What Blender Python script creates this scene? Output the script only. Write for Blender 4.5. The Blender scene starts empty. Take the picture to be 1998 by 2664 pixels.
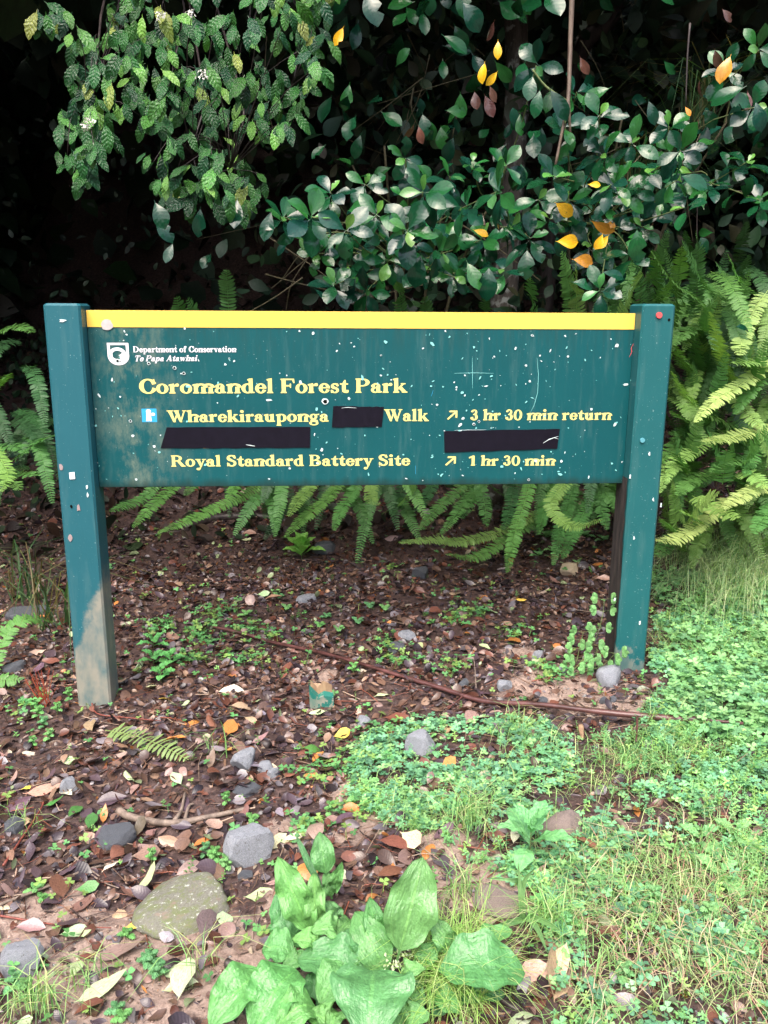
import bpy, math, random
import numpy as np
from mathutils import Vector, Matrix
S = bpy.context.scene
C = S.collection
rnd = random.Random(7)
rg = np.random.default_rng(11)

# ---------------------------------------------------------------- camera, sky, sun, exposure
CAM = np.array([-0.1113, -2.401, 1.165])
YAW, PITCH, ROLL, FPX = 0.0680, 0.2388, 0.0061, 2156.0
_f = np.array([math.sin(YAW)*math.cos(PITCH), math.cos(YAW)*math.cos(PITCH), -math.sin(PITCH)])
_r = np.array([math.cos(YAW), -math.sin(YAW), 0.0]); _u = np.cross(_r, _f)
RT = _r*math.cos(ROLL)+_u*math.sin(ROLL); UP = _u*math.cos(ROLL)-_r*math.sin(ROLL); FW = _f
cd = bpy.data.cameras.new('camera'); cam = bpy.data.objects.new('camera', cd); C.objects.link(cam)
cd.sensor_fit = 'VERTICAL'; cd.sensor_height = 36.0; cd.lens = 36.0*FPX/2664.0
cd.clip_start = 0.05; cd.clip_end = 500
M = Matrix(((RT[0], UP[0], -FW[0], CAM[0]), (RT[1], UP[1], -FW[1], CAM[1]), (RT[2], UP[2], -FW[2], CAM[2]), (0, 0, 0, 1)))
cam.matrix_world = M
S.camera = cam
SUN_EL, SUN_AZ = math.radians(58), math.radians(200)      # azimuth measured from +Y, clockwise
w = bpy.data.worlds.new('World'); S.world = w; w.use_nodes = True
nt = w.node_tree; bg = nt.nodes['Background']
sky = nt.nodes.new('ShaderNodeTexSky'); sky.sky_type = 'NISHITA'; sky.sun_disc = False
sky.sun_elevation = SUN_EL; sky.sun_rotation = SUN_AZ; sky.air_density = 1.0; sky.dust_density = 6.0; sky.ozone_density = 1.0
nt.links.new(sky.outputs[0], bg.inputs[0]); bg.inputs[1].default_value = 0.15
sl = bpy.data.lights.new('sun', 'SUN'); sl.energy = 1.05; sl.angle = math.radians(55); sl.color = (1.0, 0.97, 0.94)
so = bpy.data.objects.new('sun', sl); C.objects.link(so)
sd = Vector((math.sin(SUN_AZ)*math.cos(SUN_EL), math.cos(SUN_AZ)*math.cos(SUN_EL), math.sin(SUN_EL)))
so.rotation_euler = sd.to_track_quat('Z', 'Y').to_euler()
S.view_settings.view_transform = 'Standard'; S.view_settings.look = 'None'
S.view_settings.exposure = 1.52; S.view_settings.gamma = 1.0; S.view_settings.use_curve_mapping = False
S.render.engine = 'CYCLES'
S.cycles.max_bounces = 5; S.cycles.diffuse_bounces = 2; S.cycles.glossy_bounces = 2; S.cycles.transmission_bounces = 3
S.cycles.transparent_max_bounces = 4

# ---------------------------------------------------------------- numbers and placement
def _h(i, j, s):
    n = (i*374761393 + j*668265263 + s*974711) & 0xffffffff
    n = ((n ^ (n >> 13))*1274126177) & 0xffffffff
    return ((n ^ (n >> 16)) & 0xffff)/65535.0
def vnoise(x, y, s=0):
    x = np.asarray(x, float); y = np.asarray(y, float)
    i = np.floor(x).astype(np.int64); j = np.floor(y).astype(np.int64)
    u = x-i; v = y-j; u = u*u*(3-2*u); v = v*v*(3-2*v)
    return (_h(i, j, s)*(1-u)+_h(i+1, j, s)*u)*(1-v)+(_h(i, j+1, s)*(1-u)+_h(i+1, j+1, s)*u)*v
def smooth(a, b, x):
    t = np.clip((np.asarray(x, float)-a)/(b-a), 0, 1); return t*t*(3-2*t)
def gh(x, y):
    """height of the ground"""
    x = np.asarray(x, float); y = np.asarray(y, float)
    z = 0.037+0.046*np.clip(x, -3, 3)
    z = z+1.0*smooth(0.9, 4.6, y)+9.0*smooth(4.3, 10, y)  # gentle bank, then a steep back rise added to block the sky
    z = z+0.10*smooth(1.1, 2.2, x)*smooth(-1.2, 0.6, y)
    z = z-0.10*smooth(-0.95, -2.4, x)*smooth(-1.0, 0.5, y)
    z = z+(vnoise(x*2.3, y*2.3, 1)-.5)*.05+(vnoise(x*7, y*7, 2)-.5)*.022+(vnoise(x*23, y*23, 3)-.5)*.010+(vnoise(x*60, y*60, 4)-.5)*.005
    for px, py, r in ((-.83, 0, .35), (.82, 0, .35)):           # level ground round the post feet
        k = np.exp(-((x-px)**2+(y-py)**2)/(2*(r*.5)**2)); z = z*(1-k)+k*(0.037+0.046*px)
    return z
def ray(px, py):
    d = FW*FPX+RT*(px-999)-UP*(py-1332); return d/np.linalg.norm(d)
def G(px, py):
    """point of the ground seen at a pixel of the 1998 x 2664 photograph"""
    d = ray(px, py); t = np.arange(.8, 7, .006); Q = CAM+d*t[:, None]
    p = Q[int(np.argmax(Q[:, 2] <= gh(Q[:, 0], Q[:, 1])))]
    return np.array([p[0], p[1], float(gh(p[0], p[1]))])
def PY(px, py, y):
    d = ray(px, py); return CAM+d*((y-CAM[1])/d[1])
def PZ(px, py, z):
    d = ray(px, py); return CAM+d*((z-CAM[2])/d[2])
def PG(px, py, h):
    """point a height h above the ground, seen at a pixel"""
    p = G(px, py)
    for _ in range(4): p = PZ(px, py, float(gh(p[0], p[1]))+h)
    return p
def nrm(v):
    v = np.asarray(v, float); return v/(np.linalg.norm(v)+1e-9)
def basis(d, n):
    x = nrm(d); y = nrm(np.cross(n, x)); z = np.cross(x, y); return np.array([x, y, z]).T
def rvec(s=1.0):
    return np.array([rnd.gauss(0, s) for _ in range(3)])
def inpoly(x, y, poly):
    x = np.asarray(x); y = np.asarray(y); r = np.zeros(x.shape, bool); n = len(poly)
    for i in range(n):
        x0, y0 = poly[i]; x1, y1 = poly[(i+1) % n]
        c = ((y0 > y) != (y1 > y)) & (x < (x1-x0)*(y-y0)/((y1-y0) or 1e-9)+x0); r ^= c
    return r

# ---------------------------------------------------------------- materials
def mat(name):
    m = bpy.data.materials.new(name); m.use_nodes = True
    n = m.node_tree.nodes; return m, n, m.node_tree.links, n['Principled BSDF'], n['Material Output']
def nod(n, t, **k):
    o = n.new(t)
    for a, b in k.items():
        if a.startswith('i_'): o.inputs[a[2:]].default_value = b
        else: setattr(o, a, b)
    return o
def ramp(n, l, src, stops):
    r = n.new('ShaderNodeValToRGB'); e = r.color_ramp.elements
    while len(e) < len(stops): e.new(.5)
    for k, (p, c) in zip(e, stops): k.position = p; k.color = (*c, 1) if len(c) == 3 else c
    l.new(src, r.inputs[0]); return r.outputs[0]
def mix(n, l, a, b, f, mode='MIX'):
    m = n.new('ShaderNodeMix'); m.data_type = 'RGBA'; m.blend_type = mode
    for v, i in ((f, 0), (a, 6), (b, 7)):
        if isinstance(v, bpy.types.NodeSocket): l.new(v, m.inputs[i])
        else: m.inputs[i].default_value = v if i == 0 else (*v, 1)
    return m.outputs[2]
def mth(n, l, op, a, b=0.0, c=None):
    m = n.new('ShaderNodeMath'); m.operation = op
    for i, v in enumerate((a, b, c)):
        if v is None: continue
        if isinstance(v, bpy.types.NodeSocket): l.new(v, m.inputs[i])
        else: m.inputs[i].default_value = v
    return m.outputs[0]
def noise(n, l, scale, detail=3, coord=None, rough=.55):
    t = nod(n, 'ShaderNodeTexNoise'); t.inputs['Scale'].default_value = scale; t.inputs['Detail'].default_value = detail
    t.inputs['Roughness'].default_value = rough
    if coord is not None: l.new(coord, t.inputs['Vector'])
    return t.outputs['Fac']
def bump(n, l, h, strength, dist, bsdf):
    b = nod(n, 'ShaderNodeBump'); b.inputs['Strength'].default_value = strength; b.inputs['Distance'].default_value = dist
    l.new(h, b.inputs['Height']); l.new(b.outputs[0], bsdf.inputs['Normal'])
def foliage(name, src='obj', rough=.35, veins=10, vein_mix=.35, mottle=0.0, trans=.2, spec=.5, bumps=.3, under=1.25, blotch=0.0, longi=False, sat=1.0, bd=.0015):
    """leaf surface: colour from the object ('obj') or from the tint of each piece ('tint'); u, v of the leaf in 'luv'"""
    m, n, l, b, out = mat(name)
    if src == 'obj': col = nod(n, 'ShaderNodeObjectInfo').outputs['Color']
    else: col = nod(n, 'ShaderNodeAttribute', attribute_name='tint').outputs['Color']
    if sat != 1.0:
        hs = nod(n, 'ShaderNodeHueSaturation'); hs.inputs['Saturation'].default_value = sat; l.new(col, hs.inputs['Color']); col = hs.outputs[0]
    luv = nod(n, 'ShaderNodeAttribute', attribute_name='luv').outputs['Vector']
    sp = nod(n, 'ShaderNodeSeparateXYZ'); l.new(luv, sp.inputs[0])
    u, v = sp.outputs[0], sp.outputs[1]
    av = mth(n, l, 'ABSOLUTE', v)
    mid = mth(n, l, 'LESS_THAN', av, .055)
    ph = mth(n, l, 'MULTIPLY', mth(n, l, 'SUBTRACT', u, mth(n, l, 'MULTIPLY', av, .16)), veins*6.2832)
    sv = mth(n, l, 'SINE', ph)
    svl = mth(n, l, 'GREATER_THAN', sv, .93)
    if longi:                   # veins running along the blade, fine puckers between them
        sv = mth(n, l, 'COSINE', mth(n, l, 'MULTIPLY', v, 3*3.1416)); svl = mth(n, l, 'GREATER_THAN', sv, .985)
        pk = nod(n, 'ShaderNodeMapping'); pk.inputs['Scale'].default_value = (26, 6, 1); l.new(luv, pk.inputs[0])
        sv = mth(n, l, 'ADD', mth(n, l, 'MULTIPLY', sv, .4), mth(n, l, 'MULTIPLY', noise(n, l, 1.0, 2, pk.outputs[0]), 2.2))
    vn = mth(n, l, 'MAXIMUM', mid, mth(n, l, 'MULTIPLY', svl, .5))
    geo = nod(n, 'ShaderNodeNewGeometry')
    ns = noise(n, l, 6, 3, luv)
    c1 = mix(n, l, col, (1.5, 1.45, 1.2), mth(n, l, 'MULTIPLY', vn, vein_mix), 'MULTIPLY') if False else mix(n, l, col, mix(n, l, col, (2.2, 2.0, 1.6), 1.0, 'MULTIPLY'), mth(n, l, 'MULTIPLY', vn, vein_mix))
    dk = mth(n, l, 'ADD', mth(n, l, 'MULTIPLY', ns, .9), .55)
    cc = nod(n, 'ShaderNodeCombineXYZ'); [l.new(dk, cc.inputs[i]) for i in range(3)]
    c2 = mix(n, l, c1, cc.outputs[0], 1.0, 'MULTIPLY')
    if mottle:
        vo = nod(n, 'ShaderNodeTexVoronoi'); vo.inputs['Scale'].default_value = 7; l.new(luv, vo.inputs['Vector'])
        f = ramp(n, l, vo.outputs['Distance'], [(0.12, (1, 1, 1)), (.5, (0, 0, 0))])
        c2 = mix(n, l, c2, mix(n, l, c2, (1.9, 1.9, 2.1), 1.0, 'MULTIPLY'), mth(n, l, 'MULTIPLY', f, mottle))
    if blotch:
        oi = noise(n, l, 3.1, 4, nod(n, 'ShaderNodeTexCoord').outputs['Object'])
        f = ramp(n, l, noise(n, l, 14, 3, luv), [(.56, (0, 0, 0)), (.66, (1, 1, 1))])
        c2 = mix(n, l, c2, mix(n, l, c2, (.35, .3, .28), 1.0, 'MULTIPLY'), mth(n, l, 'MULTIPLY', f, blotch))
    bf = mix(n, l, c2, mix(n, l, c2, (under, under, under), 1.0, 'MULTIPLY'), geo.outputs['Backfacing'])
    l.new(bf, b.inputs['Base Color']); b.inputs['Roughness'].default_value = rough
    b.inputs['Specular IOR Level'].default_value = spec
    hh = mth(n, l, 'ADD', mth(n, l, 'MULTIPLY', sv, .5), mth(n, l, 'MULTIPLY', ns, 1.6))
    if mottle: hh = mth(n, l, 'ADD', hh, mth(n, l, 'MULTIPLY', vo.outputs['Distance'], 2.0))
    hh = mth(n, l, 'SUBTRACT', hh, mth(n, l, 'MULTIPLY', mid, 1.0))
    bump(n, l, hh, bumps, bd, b)
    if trans:
        t = nod(n, 'ShaderNodeBsdfTranslucent'); l.new(mix(n, l, bf, (1.5, 1.6, .6), 1.0, 'MULTIPLY'), t.inputs[0])
        ms = nod(n, 'ShaderNodeMixShader'); ms.inputs[0].default_value = trans
        l.new(b.outputs[0], ms.inputs[1]); l.new(t.outputs[0], ms.inputs[2]); l.new(ms.outputs[0], out.inputs[0])
    return m
M_GLOSS = foliage('glossy_leaf', rough=.15, veins=7, vein_mix=.12, spec=.45, bumps=.07, trans=.08, under=1.5, blotch=.25)
M_GLOSS_T = foliage('glossy_leaf_mass', 'tint', rough=.2, veins=7, vein_mix=.1, spec=.3, bumps=.07, trans=.06, under=1.4)
M_MARB = foliage('marbled_leaf', rough=.2, veins=7, vein_mix=.3, mottle=.9, spec=.42, bumps=.7, trans=.10, blotch=.35)
M_MARB_T = foliage('marbled_leaf_mass', 'tint', rough=.28, veins=7, vein_mix=.3, mottle=1.0, spec=.42, bumps=.7, trans=.08)
M_FERN = foliage('fern_leaf', rough=.5, veins=3, vein_mix=.5, trans=.18, spec=.35, bumps=.2)
M_SOFT = foliage('soft_leaf', rough=.42, veins=6, vein_mix=.35, trans=.14, spec=.45, bumps=.7, sat=.93)
M_SOFT_T = foliage('soft_leaf_mass', 'tint', rough=.45, veins=5, vein_mix=.3, trans=.14, spec=.45, bumps=.3, sat=.97)
M_PLANT = foliage('plantain_leaf', rough=.30, vein_mix=.22, trans=.10, spec=.5, bumps=.7, blotch=.3, longi=True, sat=.92, bd=.003)
M_LITTER = foliage('fallen_leaf', rough=.33, veins=9, vein_mix=.14, trans=.03, spec=.5, bumps=.16, blotch=.8)
M_LITTER_T = foliage('litter_mass', 'tint', rough=.26, veins=8, vein_mix=.1, trans=.02, spec=.5, bumps=.12)
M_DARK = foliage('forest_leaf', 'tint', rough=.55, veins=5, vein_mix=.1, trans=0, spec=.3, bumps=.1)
M_GRASS = foliage('grass_blade', 'tint', rough=.5, veins=1, vein_mix=.2, trans=.25, spec=.3, bumps=.1)

def bark(name, c0, c1, scale=30, rough=.8, stretch=(1, 1, .2), bd=.004, spots=None):
    m, n, l, b, out = mat(name)
    tc = nod(n, 'ShaderNodeTexCoord'); mp = nod(n, 'ShaderNodeMapping'); mp.inputs['Scale'].default_value = stretch
    l.new(tc.outputs['Object'], mp.inputs[0])
    f = noise(n, l, scale, 6, mp.outputs[0], .65)
    c = ramp(n, l, f, [(.35, c0), (.65, c1)])
    if spots:
        g = ramp(n, l, noise(n, l, scale*.6, 4, tc.outputs['Object']), [(.55, (0, 0, 0)), (.62, (1, 1, 1))])
        c = mix(n, l, c, spots, g)
    l.new(c, b.inputs['Base Color']); b.inputs['Roughness'].default_value = rough
    bump(n, l, f, .8, bd, b); return m
M_BARK = bark('trunk_bark', (.02, .015, .012), (.12, .10, .085), spots=(.26, .27, .25))
M_TWIG = bark('twig_bark', (.05, .045, .025), (.13, .11, .06), 60)
M_GREENTWIG = bark('green_twig', (.08, .12, .04), (.16, .20, .07), 60)
M_STEM = bark('dead_stem', (.09, .06, .045), (.2, .15, .11), 60, .6)
M_STICK = bark('wet_stick', (.035, .014, .012), (.14, .06, .055), 25, .3, (.25, 1, 1), .003)
M_DEADWOOD = bark('pale_deadwood', (.09, .065, .05), (.26, .2, .16), 40, .7)
M_DARKWOOD = bark('dark_deadwood', (.02, .015, .015), (.06, .045, .042), 40, .45)
M_REDTWIG = bark('red_twig', (.13, .03, .02), (.25, .07, .05), 60, .45)
M_CHIP = bark('split_wood', (.2, .12, .07), (.36, .24, .14), 50, .7)
def plain(name, col, rough=.5, spec=.5, ns=None, amt=.3):
    m, n, l, b, out = mat(name)
    if ns:
        tc = nod(n, 'ShaderNodeTexCoord')
        f = noise(n, l, ns, 5, tc.outputs['Object'])
        c = mix(n, l, tuple(x*(1-amt) for x in col), tuple(min(1, x*(1+amt)) for x in col), f)
        l.new(c, b.inputs['Base Color'])
    else: b.inputs['Base Color'].default_value = (*col, 1)
    b.inputs['Roughness'].default_value = rough; b.inputs['Specular IOR Level'].default_value = spec
    return m
def rockmat(name, c0, c1, lichen=None, rough=.75):
    m, n, l, b, out = mat(name)
    tc = nod(n, 'ShaderNodeTexCoord').outputs['Object']
    f = noise(n, l, 35, 8, tc, .7); c = ramp(n, l, f, [(.3, c0), (.7, c1)])
    sp = ramp(n, l, noise(n, l, 300, 3, tc), [(.6, (0, 0, 0)), (.68, (1, 1, 1))])
    c = mix(n, l, c, tuple(min(1, x*1.7) for x in c1), mth(n, l, 'MULTIPLY', sp, .7))
    if lichen:
        for sc, cl, a, e in lichen:
            g = ramp(n, l, noise(n, l, sc, 6, tc, .7), [(a, (0, 0, 0)), (e, (1, 1, 1))]); c = mix(n, l, c, cl, g)
    l.new(c, b.inputs['Base Color']); b.inputs['Roughness'].default_value = rough
    bump(n, l, mth(n, l, 'ADD', f, noise(n, l, 120, 5, tc)), .7, .004, b); return m
M_ROCK = rockmat('grey_rock', (.12, .13, .15), (.36, .38, .42), [(40, (.5, .52, .56), .60, .68), (11, (.12, .12, .12), .58, .66)])
M_ROCKD = rockmat('dark_rock', (.04, .045, .055), (.12, .13, .15), rough=.5)
M_ROCKB = rockmat('brown_rock', (.15, .11, .10), (.30, .24, .21))
M_ROCKM = rockmat('mossy_rock', (.11, .11, .09), (.25, .24, .20), [(7, (.15, .18, .07), .46, .62), (13, (.55, .57, .52), .58, .66), (5, (.24, .18, .14), .56, .66)])

def painted(name, green, dark, sheen=.3, dirt=0, grime_x=None, foot=False):
    """weathered green paint on a board or a post"""
    m, n, l, b, out = mat(name)
    tc = nod(n, 'ShaderNodeTexCoord').outputs['Object']
    f = noise(n, l, 5, 6, tc, .6)
    c = mix(n, l, green, dark, f)
    mp = nod(n, 'ShaderNodeMapping'); mp.inputs['Scale'].default_value = (1, 1, .12); l.new(tc, mp.inputs[0])
    st = ramp(n, l, noise(n, l, 34, 5, mp.outputs[0], .7), [(.52, (0, 0, 0)), (.85, (1, 1, 1))])
    c = mix(n, l, c, (.13, .22, .21), mth(n, l, 'MULTIPLY', st, .32))
    mp2 = nod(n, 'ShaderNodeMapping'); mp2.inputs['Scale'].default_value = (1, 1, .5); l.new(tc, mp2.inputs[0])
    sp = ramp(n, l, noise(n, l, 190, 3, tc), [(.69, (0, 0, 0)), (.73, (1, 1, 1))])
    c = mix(n, l, c, (.42, .58, .56), mth(n, l, 'MULTIPLY', sp, .6))
    sx = nod(n, 'ShaderNodeSeparateXYZ'); l.new(tc, sx.inputs[0])
    if grime_x is not None:     # a band of algae where water runs down the board
        d = mth(n, l, 'ABSOLUTE', mth(n, l, 'SUBTRACT', sx.outputs[0], grime_x))
        g = ramp(n, l, d, [(0, (1, 1, 1)), (.17, (0, 0, 0))])
        g2 = ramp(n, l, noise(n, l, 16, 7, mp2.outputs[0], .75), [(.46, (0, 0, 0)), (.62, (1, 1, 1))])
        c = mix(n, l, c, (.16, .20, .15), mth(n, l, 'MULTIPLY', mth(n, l, 'MULTIPLY', g, g2), .75))
    if grime_x is not None:     # dirt gathered along the lower edge and under the stripe, streaks running from it
        lo = mth(n, l, 'ADD', mth(n, l, 'MULTIPLY', sx.outputs[2], -1), mth(n, l, 'MULTIPLY', noise(n, l, 30, 5, mp.outputs[0]), .05))
        g4 = ramp(n, l, lo, [(.500, (0, 0, 0)), (.522, (1, 1, 1))]); c = mix(n, l, c, (.012, .035, .03), mth(n, l, 'MULTIPLY', g4, .8))
        g5 = mth(n, l, 'MULTIPLY', ramp(n, l, lo, [(.06, (1, 1, 1)), (.20, (0, 0, 0))]), ramp(n, l, noise(n, l, 60, 5, mp.outputs[0], .7), [(.45, (0, 0, 0)), (.7, (1, 1, 1))]))
        c = mix(n, l, c, (.02, .055, .05), mth(n, l, 'MULTIPLY', g5, .6))
    if foot:                    # bare, muddy wood where the paint has worn off near the ground
        e = mth(n, l, 'ADD', sx.outputs[2], mth(n, l, 'MULTIPLY', mth(n, l, 'SUBTRACT', noise(n, l, 9, 6, tc, .7), .5), .30))
        e = mth(n, l, 'ADD', e, mth(n, l, 'MULTIPLY', sx.outputs[0], foot[1]))
        g = ramp(n, l, mth(n, l, 'DIVIDE', e, foot[0]), [(.82, (1, 1, 1)), (1.0, (0, 0, 0))])
        g3 = mth(n, l, 'MULTIPLY', g, ramp(n, l, noise(n, l, 30, 5, mp2.outputs[0]), [(.3, (.35, .35, .35)), (.6, (1, 1, 1))]))
        c = mix(n, l, c, mix(n, l, (.20, .21, .17), (.34, .31, .25), noise(n, l, 25, 5, mp2.outputs[0])), mth(n, l, 'MULTIPLY', g3, foot[2]))
    l.new(c, b.inputs['Base Color']); b.inputs['Roughness'].default_value = sheen; b.inputs['Specular IOR Level'].default_value = .3
    gr_ = mth(n, l, 'MULTIPLY', noise(n, l, 110, 4, mp.outputs[0], .7), .5 if foot else .1)
    bump(n, l, mth(n, l, 'ADD', mth(n, l, 'ADD', noise(n, l, 3, 3, tc), mth(n, l, 'MULTIPLY', f, .3)), gr_), .3 if foot else .15, .003, b)
    return m
M_BOARD = painted('board_paint', (.005, .088, .098), (.004, .064, .074), .36, grime_x=-.66)
M_POSTL = painted('left_post_paint', (.022, .124, .156), (.014, .095, .118), .42, foot=(.30, -2.4, .9))
M_POSTR = painted('right_post_paint', (.016, .122, .130), (.011, .09, .098), .42, foot=(.06, 0, .5))
M_RAW = bark('weathered_wood', (.10, .11, .085), (.30, .29, .23), 30, .8, (1, 1, .1))
M_YEL = plain('yellow_paint', (.92, .58, .10), .28, .6, 3, .06)
M_CREAM = plain('cream_print', (.80, .68, .22), .4, .4)
M_WHITE = plain('white_print', (.78, .76, .80), .4, .4)
M_BLUE = plain('blue_print', (.03, .34, .62), .4, .5)
M_TAPE = plain('black_tape', (.007, .006, .012), .35, .22, 40, .4)
M_CHIPW = plain('chipped_metal', (.62, .72, .72), .5, .4)
M_CHIPC = plain('chipped_cyan_paint', (.22, .58, .56), .5, .4)
M_HOLE = plain('hole_inside', (.004, .005, .004), .9, .1)
M_STEEL = plain('bolt_steel', (.10, .32, .38), .4, .5)
M_RED = plain('red_paint', (.75, .09, .09), .4, .5)
M_PETAL = plain('white_petal', (.7, .7, .62), .6, .3)

# ---------------------------------------------------------------- mesh builders
def quick(name, V, loops, starts, tints=None, luv=None, smoothf=True):
    me = bpy.data.meshes.new(name); V = np.ascontiguousarray(V, dtype=np.float32)
    me.vertices.add(len(V)); me.vertices.foreach_set('co', V.ravel())
    me.loops.add(len(loops)); me.loops.foreach_set('vertex_index', np.asarray(loops, np.int32))
    me.polygons.add(len(starts)); me.polygons.foreach_set('loop_start', np.asarray(starts, np.int32))
    me.update(calc_edges=True)
    me.polygons.foreach_set('use_smooth', np.full(len(starts), bool(smoothf)))
    if tints is not None:
        a = me.attributes.new('tint', 'FLOAT_COLOR', 'POINT'); t = np.ones((len(V), 4), np.float32); t[:, :3] = tints; a.data.foreach_set('color', t.ravel())
    if luv is not None:
        a = me.attributes.new('luv', 'FLOAT_VECTOR', 'POINT'); a.data.foreach_set('vector', np.ascontiguousarray(luv, np.float32).ravel())
    return me
class T:
    """a small mesh template: vertices, faces, leaf coordinates"""
    def __init__(s, V, F, luv=None):
        s.V = np.array(V, float); s.F = F
        s.loops = np.array([i for f in F for i in f], np.int64); s.cnt = np.array([len(f) for f in F], np.int64)
        s.luv = np.array(luv, float) if luv is not None else np.c_[s.V[:, 0], s.V[:, 1], s.V[:, 2]]
    def mesh(s, name, material, smoothf=True):
        me = quick(name, s.V, s.loops, np.r_[0, np.cumsum(s.cnt)[:-1]], None, s.luv, smoothf); me.materials.append(material); return me
def joined(items):
    """items: (template, 3x3 matrix, position, tint) -> arrays of one mesh"""
    V = []; L = []; Cn = []; U = []; Ti = []; o = 0
    for t, R, p, tint in items:
        V.append(t.V@np.asarray(R).T+p); L.append(t.loops+o); Cn.append(t.cnt)
        u = t.luv.copy(); U.append(u); Ti.append(np.tile(tint, (len(t.V), 1))); o += len(t.V)
    V = np.concatenate(V); L = np.concatenate(L); Cn = np.concatenate(Cn)
    return V, L, np.r_[0, np.cumsum(Cn)[:-1]], np.concatenate(Ti), np.concatenate(U)
def obj(name, me, parent=None, color=None, loc=None, R=None, **props):
    o = bpy.data.objects.new(name, me); C.objects.link(o)
    if parent is not None: o.parent = parent
    if color is not None: o.color = (*color, 1)
    if R is not None:
        R = np.asarray(R); mm = Matrix.Identity(4)
        for i in range(3):
            for j in range(3): mm[i][j] = float(R[i, j])
        if loc is not None: mm.translation = Vector([float(q) for q in loc])
        o.matrix_local = mm
    elif loc is not None: o.location = [float(q) for q in loc]
    for k, v in props.items(): o[k] = v
    return o
def thing(name, label, cat, loc, group=None):
    o = bpy.data.objects.new(name, None); C.objects.link(o); o.empty_display_size = .05
    o.location = [float(q) for q in loc]; o['label'] = label; o['category'] = cat
    if group: o['group'] = group
    return o
def mass(name, items, material, parent=None, origin=None, **props):
    if origin is not None: items = [(t, R, np.asarray(p)-origin, c) for t, R, p, c in items]
    V, L, St, Ti, U = joined(items); me = quick(name, V, L, St, Ti, U); me.materials.append(material)
    return obj(name, me, parent, kind='stuff', **props)
def batch(name, tmpls, tid, R, P, tints, material, parent=None, **props):
    """many copies of small templates as one mesh, vectorised. R (m,3,3), P (m,3)"""
    V = []; L = []; Cn = []; U = []; Ti = []; o = 0
    for k, t in enumerate(tmpls):
        s = np.where(tid == k)[0]; m = len(s)
        if not m: continue
        v = np.einsum('mij,nj->mni', R[s], t.V)+P[s][:, None, :]
        V.append(v.reshape(-1, 3)); nv = len(t.V)
        L.append((t.loops[None, :]+(np.arange(m)*nv)[:, None]+o).ravel()); Cn.append(np.tile(t.cnt, m))
        u = np.tile(t.luv, (m, 1)); U.append(u); Ti.append(np.repeat(tints[s], nv, 0)); o += m*nv
    V = np.concatenate(V); L = np.concatenate(L); Cn = np.concatenate(Cn)
    me = quick(name, V, L, np.r_[0, np.cumsum(Cn)[:-1]], np.concatenate(Ti), np.concatenate(U)); me.materials.append(material)
    return obj(name, me, parent, kind='stuff', **props)
def bases(D, N):
    X = D/np.linalg.norm(D, axis=1, keepdims=True); Y = np.cross(N, X); Y /= np.linalg.norm(Y, axis=1, keepdims=True)+1e-9
    Z = np.cross(X, Y); return np.stack([X, Y, Z], axis=2)
def leaf_t(wf, nu=7, fold=.25, curl=.6, wave=0.0, serr=0.0, half=1, seed=0, lw=.5, pet=.0, twist=0.0, bite=0):
    """leaf of length 1 along +x, half width wf(u), normal +z"""
    r = random.Random(seed); us = [i/nu for i in range(nu+1)]; V = []; U = []
    x = 0; z = 0; pu = 0; cols = [i/half for i in range(-half, half+1)]
    ph = r.uniform(0, 6); ph2 = r.uniform(0, 6)
    for i, u in enumerate(us):
        a = -curl*(u-.25); x += math.cos(a)*(u-pu); z += math.sin(a)*(u-pu); pu = u
        wd = wf(u)*lw*(1+(serr*(1 if i % 2 else -1)))
        for v in cols:
            bt = 1.0
            if bite and abs(v) == 1 and i == bite and v > 0: bt = .35
            yy = v*wd*bt; zz = abs(v)*wd*fold+wave*math.sin(u*13+ph+(2 if v > 0 else 0))*abs(v)+wave*.5*math.sin(u*7+ph2)*v
            zz += twist*u*v*wd
            V.append((x, yy, z+zz)); U.append((u, v, seed*.37))
    n = len(cols); F = []
    for i in range(nu):
        for j in range(n-1): a = i*n+j; F.append((a, a+n, a+n+1, a+1))
    if pet:
        b = len(V); V += [(-pet, -.006, pet*.35), (-pet, .006, pet*.35), (0.02, .012, 0), (0.02, -.012, 0)]; U += [(0, 0, 0)]*4; F.append((b, b+3, b+2, b+1))
    return T(V, F, U)
ell = lambda k: (lambda u: math.sin(math.pi*min(1, max(0, u)))**k+.015)
obov = lambda u: .03+(math.sin(math.pi*u**1.35)**.75 if 0 < u < 1 else 0)
lance = lambda u: .02+(math.sin(math.pi*u**.8)**1.1 if 0 < u < 1 else 0)
round_ = lambda u: .03+(math.sin(math.pi*u**.9)**.6 if 0 < u < 1 else 0)
def tube(pts, rad, sides=6, caps=True, seed=0, bumpy=0.0):
    pts = [np.asarray(p, float) for p in pts]; V = []; F = []; r = random.Random(seed); n = len(pts)
    if not hasattr(rad, '__len__'): rad = [rad*(1-.5*i/(n-1)) for i in range(n)]
    up = np.array([.13, .21, .97])
    for i, p in enumerate(pts):
        d = nrm(pts[min(i+1, n-1)]-pts[max(i-1, 0)])
        if abs(d@up) > .95: a = nrm(np.cross(d, [1, 0, 0]))
        else: a = nrm(np.cross(d, up))
        b = np.cross(d, a)
        for k in range(sides):
            t = 2*math.pi*k/sides; q = rad[i]*(1+r.uniform(-bumpy, bumpy)); V.append(p+a*math.cos(t)*q+b*math.sin(t)*q)
    for i in range(n-1):
        for k in range(sides):
            a = i*sides+k; b = i*sides+(k+1) % sides; F.append((a, b, b+sides, a+sides))
    if caps: F.append(tuple(range(sides))[::-1]); F.append(tuple(range((n-1)*sides, n*sides)))
    return T(V, F)
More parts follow.
